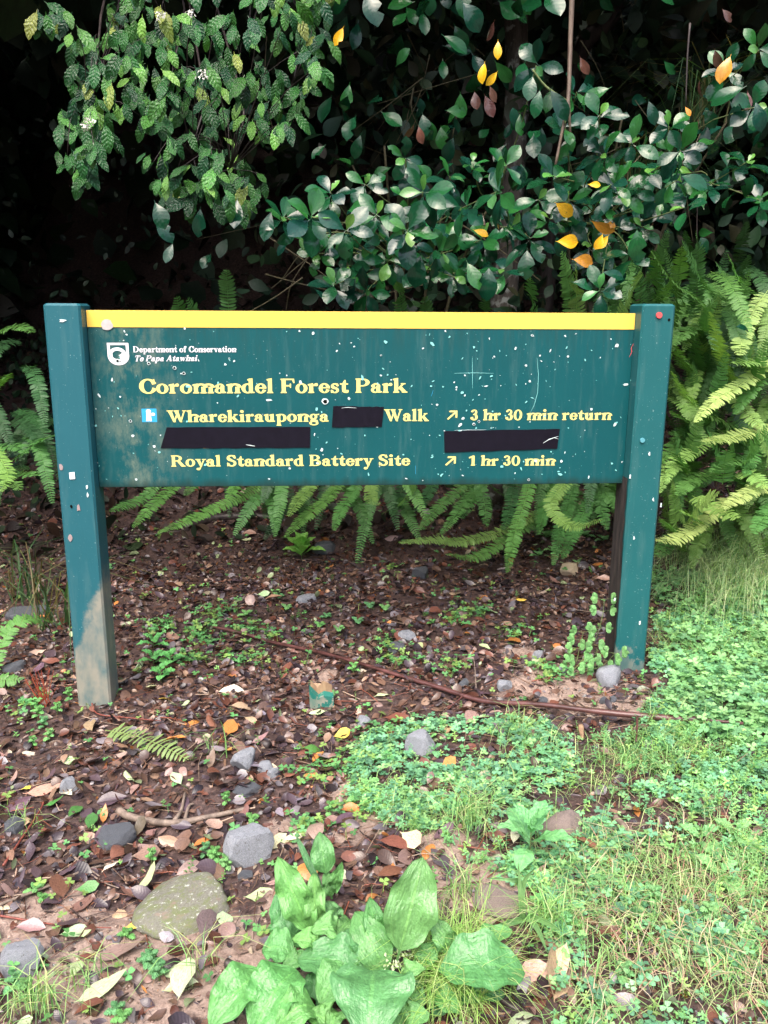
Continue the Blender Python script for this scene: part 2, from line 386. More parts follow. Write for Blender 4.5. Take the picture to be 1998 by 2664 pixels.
def merge(ts):
    V, L, St, Ti, U = joined([(t, np.eye(3), np.zeros(3), (1, 1, 1)) for t in ts])
    ends = np.r_[St[1:], len(L)]; return T(V, [tuple(L[a:b]) for a, b in zip(St, ends)], U)
def bez(pts, n):
    """Catmull-Rom through the points"""
    P = [np.asarray(p, float) for p in pts]; P = [2*P[0]-P[1]]+P+[2*P[-1]-P[-2]]; out = []; m = len(P)-3
    for i in range(n+1):
        s = min(m-1e-6, i/n*m); k = int(s); t = s-k; a, b, c, d = P[k:k+4]
        out.append(.5*((2*b)+(-a+c)*t+(2*a-5*b+4*c-d)*t*t+(-a+3*b-3*c+d)*t**3))
    return out
def boxT(x0, x1, y0, y1, z0, z1, bev=0.0, top_only=False):
    """box with chamfered edges all round its outline and top"""
    b = bev
    if b == 0:
        V = [(x0, y0, z0), (x1, y0, z0), (x1, y1, z0), (x0, y1, z0), (x0, y0, z1), (x1, y0, z1), (x1, y1, z1), (x0, y1, z1)]
        return T(V, [(3, 2, 1, 0), (4, 5, 6, 7), (0, 1, 5, 4), (1, 2, 6, 5), (2, 3, 7, 6), (3, 0, 4, 7)])
    ring = lambda q, z: [(x0+b+q, y0+q, z), (x1-b-q, y0+q, z), (x1-q, y0+b+q, z), (x1-q, y1-b-q, z), (x1-b-q, y1-q, z), (x0+b+q, y1-q, z), (x0+q, y1-b-q, z), (x0+q, y0+b+q, z)]
    rs = [ring(b, z0), ring(0, z0+b), ring(0, z1-b), ring(b, z1)]
    V = [p for r_ in rs for p in r_]; F = [tuple(range(8))[::-1], tuple(range(24, 32))]
    for k in range(3):
        for i in range(8): a = k*8+i; c = k*8+(i+1) % 8; F.append((a, c, c+8, a+8))
    return T(V, F)

# ---------------------------------------------------------------- the ground
def axis(lo, hi, fine, a, b):
    mid = list(np.arange(a, b+1e-6, fine)); out = []; s = fine; x = a
    while x > lo: s *= 1.18; x -= s; out.append(x)
    out = out[::-1]+mid; s = fine; x = mid[-1]
    while x < hi: s *= 1.18; x += s; out.append(x)
    return np.array(out)
gx = axis(-45, 45, .02, -2.0, 2.1); gy = axis(-45, 45, .02, -1.75, 2.6)
XX, YY = np.meshgrid(gx, gy); ZZ = gh(XX, YY); nx_, ny_ = len(gx), len(gy)
V = np.c_[XX.ravel(), YY.ravel(), ZZ.ravel()]
i, j = np.meshgrid(np.arange(nx_-1), np.arange(ny_-1)); a = (j*nx_+i).ravel()
L = np.stack([a, a+1, a+1+nx_, a+nx_], 1).ravel()
gme = quick('ground', V, L, np.arange(len(a))*4)
m, n, l, b, out = mat('forest_soil')
tc = nod(n, 'ShaderNodeTexCoord').outputs['Object']
f1 = noise(n, l, 2.2, 5, tc); f2 = noise(n, l, 60, 6, tc, .7); f3 = noise(n, l, 260, 4, tc, .7)
mulch = ramp(n, l, f2, [(.3, (.018, .011, .011)), (.55, (.075, .046, .041)), (.75, (.16, .105, .09))])
clay = ramp(n, l, f2, [(.3, (.19, .13, .105)), (.6, (.33, .245, .205)), (.8, (.42, .32, .28))])
pm = nod(n, 'ShaderNodeAttribute', attribute_name='clay').outputs['Fac']
k = ramp(n, l, mth(n, l, 'ADD', pm, mth(n, l, 'MULTIPLY', mth(n, l, 'SUBTRACT', noise(n, l, 9, 6, tc, .7), .5), 1.1)), [(.42, (0, 0, 0)), (.60, (1, 1, 1))])
c = mix(n, l, mulch, clay, k)
gr = ramp(n, l, f3, [(.3, (.7, .7, .7)), (.7, (1.25, 1.25, 1.25))]); c = mix(n, l, c, gr, 1.0, 'MULTIPLY')
l.new(c, b.inputs['Base Color']); b.inputs['Roughness'].default_value = .62; b.inputs['Specular IOR Level'].default_value = .35
bump(n, l, mth(n, l, 'ADD', f2, mth(n, l, 'MULTIPLY', f3, .5)), .8, .006, b)
gme.materials.append(m)
ground = obj('ground', gme, kind='structure')
CLAY = [(1500, 1790, .17), (1640, 1830, .12), (1400, 1800, .13), (1350, 1700, .08), (880, 2060, .07), (1250, 2300, .12), (560, 2480, .14), (350, 2470, .14), (150, 2380, .1), (200, 2560, .12), (760, 2170, .08), (1150, 2200, .07), (820, 1760, .09), (1850, 2060, .07), (640, 2560, .12), (300, 2620, .15), (760, 2330, .08), (480, 2560, .1), (1420, 1760, .1), (900, 2150, .1), (60, 2440, .1)]
clay_w = [(G(x, y), r) for x, y, r in CLAY]
ca = np.zeros(len(V), np.float32)
for p, r in clay_w: ca = np.maximum(ca, np.exp(-((V[:, 0]-p[0])**2+(V[:, 1]-p[1])**2)/(2*(r*.75)**2)))
at = gme.attributes.new('clay', 'FLOAT', 'POINT'); at.data.foreach_set('value', ca.astype(np.float32))

# ---------------------------------------------------------------- the sign
BZT, BZB, BX0, BX1 = 1.160, .661, -.775, .775
BY = 0.0                                             # the board's painted face
sign = thing('park_sign', 'green park sign with yellow top stripe, black tapes and two wooden posts', 'sign', (0, 0, 0.04))
so_ = np.array([0, 0, .04])
def part(name, t, material, parent=None, loc=(0, 0, 0), smoothf=False, R=None, **pr):
    return obj(name, t.mesh(name, material, smoothf), parent if parent is not None else sign, None, np.asarray(loc)-(so_ if parent is None else 0), R, **pr)
def rz(a): return np.array([[math.cos(a), -math.sin(a), 0], [math.sin(a), math.cos(a), 0], [0, 0, 1]])
postL = part('post', boxT(-.049, .049, -.052, .052, -.25, 1.178, .006), M_POSTL, loc=(-.825, 0, 0), R=rz(.012), label='left post, bare and muddy towards its foot')
postR = part('post', boxT(-.0475, .0475, -.055, .055, -.25, 1.112, .006), M_POSTR, loc=(.8225, 0, .075), R=rz(-.01), label='right post, evenly painted')
board = part('board', boxT(-.775, .775, 0, .022, -.499, 0, .0012), M_BOARD, loc=(0, BY, BZT))
def B(px, py, y=BY):
    p = PY(px, py, y); return (p[0], p[2]-BZT)
def polyT(pts, y, back=None):
    """flat shape on the board, traced in board coordinates (x, z)"""
    V = [(x, y, z) for x, z in pts]; n = len(V)
    if back is None: return T(V, [tuple(range(n))])
    V += [(x, back, z) for x, z in pts]; F = [tuple(range(n))]
    for i in range(n): j = (i+1) % n; F.append((i, i+n, j+n, j))
    return T(V, F)
zs = B(900, 854)[1]
part('yellow_stripe', boxT(-.7745, .7745, -.0016, 0, zs, .0005, .0005), M_YEL, board)

# --- lettering: outlines of a bold old-style serif, drawn as signed fields and traced
SX, THN, XH = .205, .075, .66
def fbox(x0, y0, x1, y1): return lambda X, Y: np.maximum.reduce([x0-X, X-x1, y0-Y, Y-y1])
def fell(cx, cy, rx, ry): return lambda X, Y: (np.sqrt(((X-cx)/rx)**2+((Y-cy)/ry)**2+1e-9)-1)*min(rx, ry)
def fpoly(*pts):
    def g(X, Y):
        d = -1e9*np.ones_like(X); m = len(pts); ar = sum(pts[i][0]*pts[(i+1) % m][1]-pts[(i+1) % m][0]*pts[i][1] for i in range(m)); s = 1 if ar > 0 else -1
        for i in range(m):
            (a, b_), (c_, e) = pts[i], pts[(i+1) % m]; L_ = math.hypot(c_-a, e-b_) or 1e-9
            d = np.maximum(d, s*((X-a)*(e-b_)-(Y-b_)*(c_-a))/L_)
        return d
    return g
def un(*f): return lambda X, Y: np.minimum.reduce([g(X, Y) for g in f])
def sub(f, *g): return lambda X, Y: np.maximum.reduce([f(X, Y)]+[-h(X, Y) for h in g])
def inter(*f): return lambda X, Y: np.maximum.reduce([g(X, Y) for g in f])
def ring(cx, cy, rx, ry, sx, sy): return sub(fell(cx, cy, rx, ry), fell(cx, cy, rx-sx, ry-sy))
def ser(x0, x1, y, up=True):
    h = .055; k = .05
    return fpoly((x0-.07, y), (x1+.07, y), (x1+.06, y+h*.7), (x1, y+h+k), (x0, y+h+k), (x0-.06, y+h*.7)) if up else fpoly((x0-.07, y), (x0-.06, y-h*.7), (x0, y-h-k), (x1, y-h-k), (x1+.06, y-h*.7), (x1+.07, y))
def flag(x0, x1, y): return fpoly((x0-.09, y-.10), (x0-.07, y-.05), (x1, y+.02), (x1, y-.14), (x0, y-.16))
def stm(x, y0, y1, bot=True, top='s', s=SX):
    fs = [fbox(x, y0, x+s, y1-(.02 if top == 'f' else 0))]
    if bot: fs.append(ser(x, x+s, y0))
    if top == 's': fs.append(ser(x, x+s, y1, False))
    if top == 'f': fs.append(flag(x, x+s, y1))
    return un(*fs)
def arch(x, s=SX, w_=.30): # shoulder from a stem's right edge
    return inter(ring(x+w_/2+.10, XH-.25, w_/2+.10+SX*.5, .27, SX*.9, .11), fbox(x, XH-.25, 9, 2))
GL = {}
def gl(ch, w_, f): GL[ch] = (w_, f)
gl('D', .98, un(stm(.07, 0, 1), inter(ring(.36, .5, .58, .5, .23, .07), fbox(.27, -1, 9, 9)), fbox(.2, 0, .37, .07), fbox(.2, .93, .37, 1)))
gl('P', .84, un(stm(.07, 0, 1), inter(ring(.40, .73, .40, .27, .20, .06), fbox(.36, 0, 9, 9)), fbox(.2, .94, .41, 1), fbox(.2, .46, .41, .52)))
gl('R', .98, un(stm(.07, 0, 1), inter(ring(.38, .74, .38, .26, .19, .06), fbox(.36, 0, 9, 9)), fbox(.2, .94, .39, 1), fbox(.2, .48, .40, .54), fpoly((.38, .54), (.60, .54), (.98, 0), (.72, 0)), fpoly((.72, 0), (1.02, 0), (1.02, .05), (.78, .05))))
gl('B', .88, un(stm(.07, 0, 1), inter(ring(.40, .76, .34, .24, .18, .055), fbox(.38, 0, 9, 9)), inter(ring(.42, .27, .42, .27, .21, .06), fbox(.38, -1, 9, 9)), fbox(.2, .945, .40, 1), fbox(.2, .485, .44, .54), fbox(.2, 0, .43, .06)))
gl('F', .80, un(stm(.07, 0, 1), fbox(.2, .92, .74, 1), fpoly((.66, .93), (.76, 1), (.78, .70), (.73, .70)), fbox(.2, .47, .58, .55), fpoly((.53, .36), (.58, .36), (.58, .66), (.53, .66))))
gl('C', .90, un(sub(ring(.50, .5, .49, .52, .24, .08), fpoly((.50, .52), (1.2, .80), (1.2, .20))), fpoly((.80, .98), (.86, .98), (.88, .66), (.84, .66), (.74, .86))))
gl('S', .70, un(sub(ring(.35, .74, .32, .28, .17, .09), fpoly((.34, .72), (.9, .80), (.9, .1), (.3, .1), (.35, .5))), sub(ring(.36, .27, .33, .29, .17, .09), fpoly((.36, .27), (-.3, .20), (-.3, .95), (.35, .95))), fpoly((.06, .66), (.24, .50), (.56, .34), (.68, .30), (.64, .46), (.34, .66), (.18, .80)), fpoly((.56, 1), (.61, 1), (.63, .70), (.58, .70)), fpoly((.06, .0), (.1, .0), (.11, .32), (.05, .32))))
gl('W', 1.32, un(fpoly((.06, .96), (.31, .96), (.56, 0), (.42, 0)), fpoly((.42, 0), (.52, 0), (.78, .9), (.72, .96)), fpoly((.50, .96), (.75, .96), (1.0, 0), (.86, 0)), fpoly((.86, 0), (.95, 0), (1.22, .96), (1.14, .96)), fbox(-.02, .95, .40, 1), fbox(.46, .95, .82, 1), fbox(1.04, .95, 1.32, 1)))
gl('T', .86, un(stm(.32, 0, 1, True, None), fbox(.04, .92, .82, 1), fpoly((.03, .70), (.08, .70), (.14, .95), (.04, 1)), fpoly((.78, .70), (.83, .70), (.82, 1), (.72, .95))))
gl('A', .96, un(fpoly((.12, 0), (.20, 0), (.50, .86), (.44, .99)), fpoly((.40, 1), (.56, 1), (.92, 0), (.66, 0)), fbox(.24, .30, .70, .37), ser(.12, .18, 0), ser(.70, .88, 0)))
def bowl_l(cx=.33, rx=.33): return ring(cx, XH/2, rx, XH/2+.01, .2, .06)
gl('o', .66, ring(.33, XH/2, .33, XH/2+.015, .19, .06))
gl('e', .60, un(sub(ring(.31, XH/2, .31, XH/2+.015, .19, .06), fpoly((.32, .32), (.9, .32), (.9, .12), (.45, .24))), fbox(.18, .33, .56, .39)))
gl('c', .56, un(sub(ring(.31, XH/2, .31, XH/2+.015, .19, .06), fpoly((.32, .33), (.9, .56), (.9, .14))), fell(.47, .50, .10, .09)))
gl('a', .62, un(fbox(.32, .06, .52, .48), inter(ring(.29, .44, .24, .23, .16, .07), fbox(-.1, .44, 9, 9)), fell(.12, .48, .10, .09), ring(.25, .19, .24, .20, .15, .06), fpoly((.40, .0), (.62, .02), (.62, .08), (.50, .12))))
gl('d', .72, un(fbox(.42, .02, .62, 1.02), flag(.42, .62, 1.02), inter(bowl_l(), fbox(-1, -1, .5, 9)), fpoly((.50, 0), (.72, .02), (.72, .07), (.55, .10))))
gl('b', .72, un(fbox(.08, .04, .28, 1.02), flag(.08, .28, 1.02), inter(ring(.38, XH/2, .33, XH/2+.01, .2, .06), fbox(.2, -1, 9, 9))))
gl('p', .74, un(fbox(.10, -.32, .30, XH-.02), ser(.10, .30, -.34), flag(.10, .30, XH), inter(ring(.40, XH/2, .33, XH/2+.01, .2, .06), fbox(.22, -1, 9, 9))))
gl('h', .78, un(stm(.07, 0, 1.02, True, 'f'), arch(.22), stm(.49, 0, XH-.22, True, None)))
gl('n', .78, un(stm(.07, 0, XH, True, 'f'), arch(.22), stm(.49, 0, XH-.22, True, None)))
gl('m', 1.18, un(stm(.07, 0, XH, True, 'f'), arch(.22), stm(.49, 0, XH-.22, True, None), arch(.62), stm(.89, 0, XH-.22, True, None)))
gl('r', .56, un(stm(.07, 0, XH, True, 'f'), fpoly((.25, .40), (.34, .62), (.50, .69), (.50, .55), (.36, .50)), fell(.45, .58, .10, .10)))
gl('i', .38, un(stm(.08, 0, XH, True, 'f'), fell(.18, .90, .115, .115)))
gl('l', .38, stm(.08, 0, 1.02, True, 'f'))
gl('k', .78, un(stm(.07, 0, 1.02, True, 'f'), fpoly((.26, .30), (.52, .62), (.62, .62), (.34, .24)), fpoly((.30, .34), (.46, .44), (.78, .03), (.54, .03)), fbox(.44, .60, .70, .66), fbox(.50, 0, .82, .05)))
gl('u', .76, un(fbox(.08, .18, .28, XH-.02), flag(.08, .28, XH), inter(ring(.35, .26, .27, .27, .2, .09), fbox(-1, -1, 9, .22)), fbox(.45, .03, .65, XH-.02), flag(.45, .65, XH), fpoly((.5, 0), (.74, .02), (.74, .07), (.6, .10))))
gl('t', .48, un(fbox(.12, .16, .32, XH), fpoly((.12, .62), (.32, .66), (.32, .90), (.26, .90)), fbox(.0, XH-.07, .46, XH), inter(ring(.34, .19, .22, .20, .2, .08), fbox(-1, -1, .48, .19))))
gl('f', .50, un(stm(.10, 0, .8, True, None), inter(ring(.36, .78, .26, .25, .2, .08), fbox(-1, .78, .48, 9)), fell(.44, .88, .10, .10), fbox(.0, XH-.07, .44, XH)))
gl('s', .50, un(sub(ring(.26, .47, .22, .20, .13, .07), fpoly((.25, .46), (.8, .56), (.8, 0), (.2, 0), (.26, .3))), sub(ring(.25, .19, .23, .21, .13, .07), fpoly((.25, .2), (-.3, .10), (-.3, .7), (.25, .7))), fpoly((.05, .44), (.18, .30), (.40, .20), (.47, .20), (.45, .32), (.24, .44), (.13, .54)), fbox(.38, .46, .43, .66), fbox(.04, .0, .09, .2)))
gl('v', .70, un(fpoly((.06, .64), (.28, .64), (.44, 0), (.32, 0)), fpoly((.32, 0), (.42, 0), (.64, .64), (.56, .64)), fbox(-.02, .61, .34, .66), fbox(.46, .61, .74, .66)))
gl('w', 1.0, un(fpoly((.06, .64), (.26, .64), (.42, 0), (.30, 0)), fpoly((.30, 0), (.40, 0), (.58, .64), (.50, .64)), fpoly((.40, .64), (.60, .64), (.76, 0), (.64, 0)), fpoly((.64, 0), (.74, 0), (.92, .64), (.85, .64)), fbox(-.02, .61, .32, .66), fbox(.76, .61, 1.0, .66)))
gl('y', .70, un(fpoly((.06, .64), (.28, .64), (.46, .04), (.32, .0)), fpoly((.22, -.28), (.30, -.28), (.64, .64), (.56, .64)), fbox(-.02, .61, .34, .66), fbox(.46, .61, .74, .66), fell(.18, -.24, .13, .10)))
gl('g', .68, un(ring(.29, .43, .26, .24, .16, .06), fpoly((.44, .55), (.68, .60), (.68, .68), (.46, .64)), ring(.31, -.13, .31, .19, .13, .07), fpoly((.08, .14), (.24, .24), (.56, .12), (.60, -.02), (.3, .02), (.1, .05))))
gl('3', .60, un(sub(ring(.27, .76, .24, .24, .16, .07), fpoly((.27, .74), (-.4, .86), (-.4, .3), (.27, .5))), sub(ring(.28, .29, .28, .30, .19, .08), fpoly((.28, .32), (-.4, .20), (-.4, .8), (.28, .62))), fbox(.2, .50, .34, .57), fell(.09, .17, .09, .09)))
gl('0', .66, ring(.33, .48, .33, .50, .18, .06))
gl('1', .48, un(stm(.15, 0, .96, True, None), fpoly((-.08, .72), (.15, .80), (.35, .98), (.25, 1.0), (-.08, .84))))
GL[' '] = (.30, None)
def trace(f, x0, x1, y0, y1, step):
    """marching squares: inside f < 0 -> verts, faces; whole cells of a row run together"""
    xs = np.arange(x0, x1+step, step); ys = np.arange(y0, y1+step, step); X, Y = np.meshgrid(xs, ys); D = f(X, Y)
    V = []; F = []
    def e(a, b): (xa, ya, da), (xb, yb, db) = a, b; t = da/(da-db); return (xa+(xb-xa)*t, ya+(yb-ya)*t)
    for j in range(len(ys)-1):
        run = None
        for i in range(len(xs)-1):
            c = [(xs[i], ys[j], D[j, i]), (xs[i+1], ys[j], D[j, i+1]), (xs[i+1], ys[j+1], D[j+1, i+1]), (xs[i], ys[j+1], D[j+1, i])]
            s = [q[2] < 0 for q in c]
            if all(s):
                if run is None: run = xs[i]
                continue
            if run is not None:
                k = len(V); V += [(run, ys[j]), (xs[i], ys[j]), (xs[i], ys[j+1]), (run, ys[j+1])]; F.append((k, k+1, k+2, k+3)); run = None
            if not any(s): continue
            pl = []
            for q in range(4):
                a, b_ = c[q], c[(q+1) % 4]
                if a[2] < 0: pl.append((a[0], a[1]))
                if (a[2] < 0) != (b_[2] < 0): pl.append(e(a, b_))
            k = len(V); V += pl; F.append(tuple(range(k, k+len(pl))))
        if run is not None:
            k = len(V); V += [(run, ys[j]), (xs[-1], ys[j]), (xs[-1], ys[j+1]), (run, ys[j+1])]; F.append((k, k+1, k+2, k+3))
    return V, F
GC = {}
def glyph(ch):
    if ch not in GC: GC[ch] = trace(lambda X, Y: GL[ch][1](X, Y)-.010, -.12, GL[ch][0]+.14, -.40, 1.08, .024)
    return GC[ch]
def text(s, x0, x1, base, cap, x1base=None, material=M_CREAM, slant=0.0, name='lettering', track=.05):
    """a printed line between two pixels of the photograph, laid on the board"""
    a = B(x0, base); b_ = B(x1, x1base or base); top = B(x0, cap); hgt = top[1]-a[1]
    adv = []; x = 0
    for ch in s: adv.append(x); x += GL[ch][0]+track
    tot = x-track; sx = (b_[0]-a[0])/tot; dz = (b_[1]-a[1])/(b_[0]-a[0]); V = []; F = []
    for ch, q in zip(s, adv):
        if ch == ' ': continue
        v, f = glyph(ch); k = len(V)
        for (vx, vy) in v:
            xx = (q+vx+slant*vy)*sx; V.append((a[0]+xx, -.0009, a[1]+xx*dz+vy*hgt))
        F += [tuple(k+i for i in g) for g in f]
    return obj(name, T(V, F).mesh(name, material, False), board, label='printed words "%s"' % s, kind='stuff')
text('Coromandel Forest Park', 363, 1058, 1023.5, 986.5, 1021)
text('Wharekirauponga', 436, 855, 1098, 1068, 1096.5)
text('Walk', 1000, 1114, 1095.5, 1065, 1095)
text('3 hr 30 min return', 1224, 1590, 1093, 1065.5, 1092)
text('Royal Standard Battery Site', 446, 1066, 1213.5, 1185, 1210.5)
text('1 hr 30 min', 1222, 1444, 1211, 1185, 1210.5)
text('Department of Conservation', 347, 615, 916.5, 901, 916, M_WHITE)
text('Te Papa Atawhai', 349, 512, 940, 925, 939, M_WHITE, .28)
def sym(name, f, x0, y0, x1, y1, material, y=-.0009, step=.03, **pr):
    """a printed symbol filling a pixel box"""
    a = B(x0, y1); b_ = B(x1, y0); v, F = trace(f, -.02, 1.02, -.02, 1.02, step)
    V = [(a[0]+(b_[0]-a[0])*p[0], y, a[1]+(b_[1]-a[1])*p[1]) for p in v]
    return obj(name, T(V, F).mesh(name, material, False), board, **pr)
arrow = un(fpoly((.0, .12), (.12, .0), (.86, .74), (.74, .86)), fbox(.22, .82, 1, 1), fbox(.82, .22, 1, 1))
sym('arrow_symbol', arrow, 1163, 1068, 1190, 1092, M_CREAM); sym('arrow_symbol', arrow, 1158, 1187, 1186, 1211.5, M_CREAM)
shield = inter(fbox(0, 0, 1, 1), un(fbox(0, .42, 1, 1), fell(.5, .42, .5, .42)))
inner = inter(fbox(.13, .1, .87, .90), un(fbox(.1, .42, .9, .90), fell(.5, .42, .37, .32)))
koru = inter(un(inter(ring(.46, .46, .42, .34, .17, .15), fbox(-1, .2, 9, 9)), fell(.74, .40, .17, .15), fbox(.13, .1, .23, .55)), inner)
swoosh = inter(inner, un(ring(.50, .42, .37, .32, .06, .05)))
sym('shield_emblem', un(sub(shield, inner), koru, swoosh), 282, 892, 334, 950, M_WHITE, step=.02)
sym('blue_panel', fbox(0, 0, 1, 1), 370, 1063, 407, 1098, M_BLUE, -.0005)
fig = un(fell(.46, .80, .17, .15), fbox(.30, .30, .62, .70), fpoly((.30, .35), (.26, .06), (.44, .06), (.48, .35)), fpoly((.46, .35), (.50, .06), (.66, .06), (.62, .35)), fell(.76, .58, .13, .12), fbox(.6, .5, .8, .62))
sym('walker_symbol', fig, 370, 1063, 407, 1098, M_WHITE, -.0010, .03, label='white walking figure on the blue panel')
# --- black tape over some of the words
def zoomA(q, ox): return [(ox+x/2.074, 780+y/2.074) for x, y in q]
def tape(q, lab, seed):
    r = random.Random(seed); pts = [B(*p) for p in q]; N = 14; top = []; bot = []
    V = []; F = []
    for i in range(N+1):
        t = i/N
        for k, (a, b_) in enumerate(((pts[0], pts[1]), (pts[3], pts[2]))):
            j = 0.0011*r.uniform(-1, 1) if 0 < i < N else 0
            V.append((a[0]+(b_[0]-a[0])*t, -.0022-abs(r.gauss(0, .0006)), a[1]+(b_[1]-a[1])*t+j))
    base = len(V); V += [(v[0], -.0003, v[2]) for v in V]
    for i in range(N): F.append((2*i, 2*i+1, 2*i+3, 2*i+2)); F.append((2*i+base, 2*i, 2*i+2, 2*i+2+base)); F.append((2*i+1, 2*i+1+base, 2*i+3+base, 2*i+3))
    F.append((0, base, base+1, 1)); F.append((2*N, 2*N+1, 2*N+1+base, 2*N+base))
    return obj('tape', T(V, F).mesh('tape', M_TAPE, False), board, label=lab)
t1 = tape(zoomA([(35, 573), (308, 577), (297, 685), (28, 687)], 850), 'short black tape between two words', 1)
t2 = tape(zoomA([(693, 687), (1467, 685), (1465, 797), (660, 800)], 100), 'long black tape with a slanted left end', 2)
t3 = tape(zoomA([(633, 708), (1257, 696), (1242, 803), (635, 822)], 850), 'black tape tilted up to the right, scratched at its right end', 3)
def scratch(pts, wd, material, name='scratch', y=-.0008, par=None):
    P = [B(*p) for p in pts]; V = []; F = []
    for i, p in enumerate(P):
        a = P[max(0, i-1)]; c_ = P[min(len(P)-1, i+1)]; dx, dz = c_[0]-a[0], c_[1]-a[1]; L_ = math.hypot(dx, dz); w_ = wd*(.4 if i in (0, len(P)-1) else 1)
        V += [(p[0]-dz/L_*w_, y, p[1]+dx/L_*w_), (p[0]+dz/L_*w_, y, p[1]-dx/L_*w_)]
        if i: k = 2*i; F.append((k-2, k-1, k+1, k))
    return obj(name, T(V, F).mesh(name, material, False), par or board)
scratch(zoomA([(1165, 772), (1200, 750), (1248, 735)], 850), .0011, M_CHIPW, 'tape_scratch', -.0048, t3); scratch(zoomA([(1195, 755), (1225, 742), (1248, 750)], 850), .0008, M_CHIPW, 'tape_scratch', -.005, t3)
scratch(zoomA([(1120, 780), (1145, 784), (1168, 788)], 100), .0012, M_CHIPW, 'tape_scratch', -.0048, t2); scratch(zoomA([(80, 583), (115, 579), (160, 583)], 850), .0008, M_CHIPW, 'tape_scratch', -.0048, t1)
scratch(zoomA([(690, 704), (760, 702), (860, 701)], 850), .0006, M_CHIPW)
scratch(zoomA([(688, 396), (790, 394), (900, 396)], 850), .0007, M_CHIPC); scratch(zoomA([(785, 312), (786, 394), (786, 478)], 850), .0007, M_CHIPC, y=-.0010)
scratch(zoomA([(1134, 312), (1142, 400), (1138, 500), (1118, 570), (1100, 605)], 850), .0006, M_CHIPC)
scratch(zoomA([(478, 895), (480, 940)], 850), .0009, M_BLUE); scratch(zoomA([(575, 488), (563, 520)], 850), .0009, M_BLUE)
scratch(zoomA([(888, 799), (922, 799)], 100), .0022, M_YEL, 'letter_remnant'); scratch(zoomA([(1655, 235), (1642, 262), (1646, 280), (1632, 310)], 850), .0009, M_RED, 'red_scribble')
# --- pellet marks and holes
def blob(x, z, r, y, n=8, j=.3, stretch=1.0, ang=0.0, rr=rnd):
    P = []
    for i in range(n):
        t = 2*math.pi*i/n; q = r*(1+rr.uniform(-j, j)); a, b_ = math.cos(t)*q*stretch, math.sin(t)*q
        P.append((x+a*math.cos(ang)-b_*math.sin(ang), z+a*math.sin(ang)+b_*math.cos(ang)))
    return P
marks = {0: [], 1: []}
big = [(1108, 192, 9, 850), (1565, 247, 10, 850), (1402, 147, 10, 850), (735, 640, 8, 850), (700, 472, 6, 850), (120, 532, 7, 850), (904, 306, 5, 850), (745, 515, 6, 850), (292, 408, 6, 850), (595, 566, 6, 850), (148, 252, 6, 850), (1300, 305, 7, 850), (1428, 590, 8, 850), (1095, 440, 7, 850), (1128, 868, 9, 850), (688, 445, 5, 850), (966, 556, 4, 100), (442, 523, 5, 100), (528, 968, 8, 100), (790, 155, 5, 100), (510, 733, 8, 100), (625, 790, 9, 100), (440, 300, 5, 100), (1265, 870, 7, 850), (745, 408, 5, 850), (1037, 687, 4, 850), (272, 683, 8, 850), (1500, 137, 6, 850), (640, 168, 5, 850), (1340, 408, 4, 100), (1302, 396, 4, 100), (770, 397, 5, 100), (1482, 180, 7, 100), (1408, 168, 6, 100), (1610, 275, 6, 100)]
for x, y, r, ox in big: 
    p = B(*zoomA([(x, y)], ox)[0]); marks[0].append(blob(*p, r*.00048*rnd.uniform(.85, 1.1), -.0013 if False else -.0020, 9, .25, rnd.uniform(1, 1.4), rnd.uniform(0, 3)))
for i in range(300):
    t = rnd.random(); px = rnd.uniform(250, 1640) if t < .35 else min(1640, max(250, rnd.gauss(1270, 190) if t < .8 else rnd.gauss(560, 180))); py = rnd.uniform(862, 1250)
    p = B(px, py); s = rnd.choice([.0009, .0012, .0016, .0022, .0034])*rnd.uniform(.6, 1.1)
    marks[1 if rnd.random() < .6 else 0].append(blob(*p, s, 0, 6, .5, rnd.uniform(1, 2.4), rnd.uniform(0, 3.1)))
for k, nm in ((0, 'paint_chips'), (1, 'paint_specks')):
    V = []; F = []
    for i, P in enumerate(marks[k]):
        a = len(V); V += [(x, -.0012-.00004*(i % 12)-k*.0007, z) for x, z in P]; F.append(tuple(range(a, a+len(P))))
    obj(nm, T(V, F).mesh(nm, (M_CHIPW, M_CHIPC)[k], False), board, kind='stuff')
for x, y, r, ox in [(1547, 548, 15, 100), (596, 343, 7, 100), (735, 367, 8, 100), (785, 396, 7, 100), (428, 330, 9, 100), (497, 653, 7, 100), (793, 671, 7, 850), (820, 656, 6, 850), (1089, 970, 6, 850), (1108, 190, 4, 850), (735, 640, 3, 850), (1030, 316, 4, 100), (120, 532, 3, 850), (293, 300, 4, 850)]:
    p = B(*zoomA([(x, y)], ox)[0]); R0 = r*.00042
    o = obj('pellet_hole', T([(a, -.0024, b_) for a, b_ in blob(*p, R0*1.5, 0, 12, .15)], [tuple(range(12))]).mesh('pellet_hole', M_CHIPW, False), board)
    obj('hole_centre', T([(a, -.0030, b_) for a, b_ in blob(*p, R0, 0, 10, .15)], [tuple(range(10))]).mesh('hole_centre', M_HOLE, False), o)
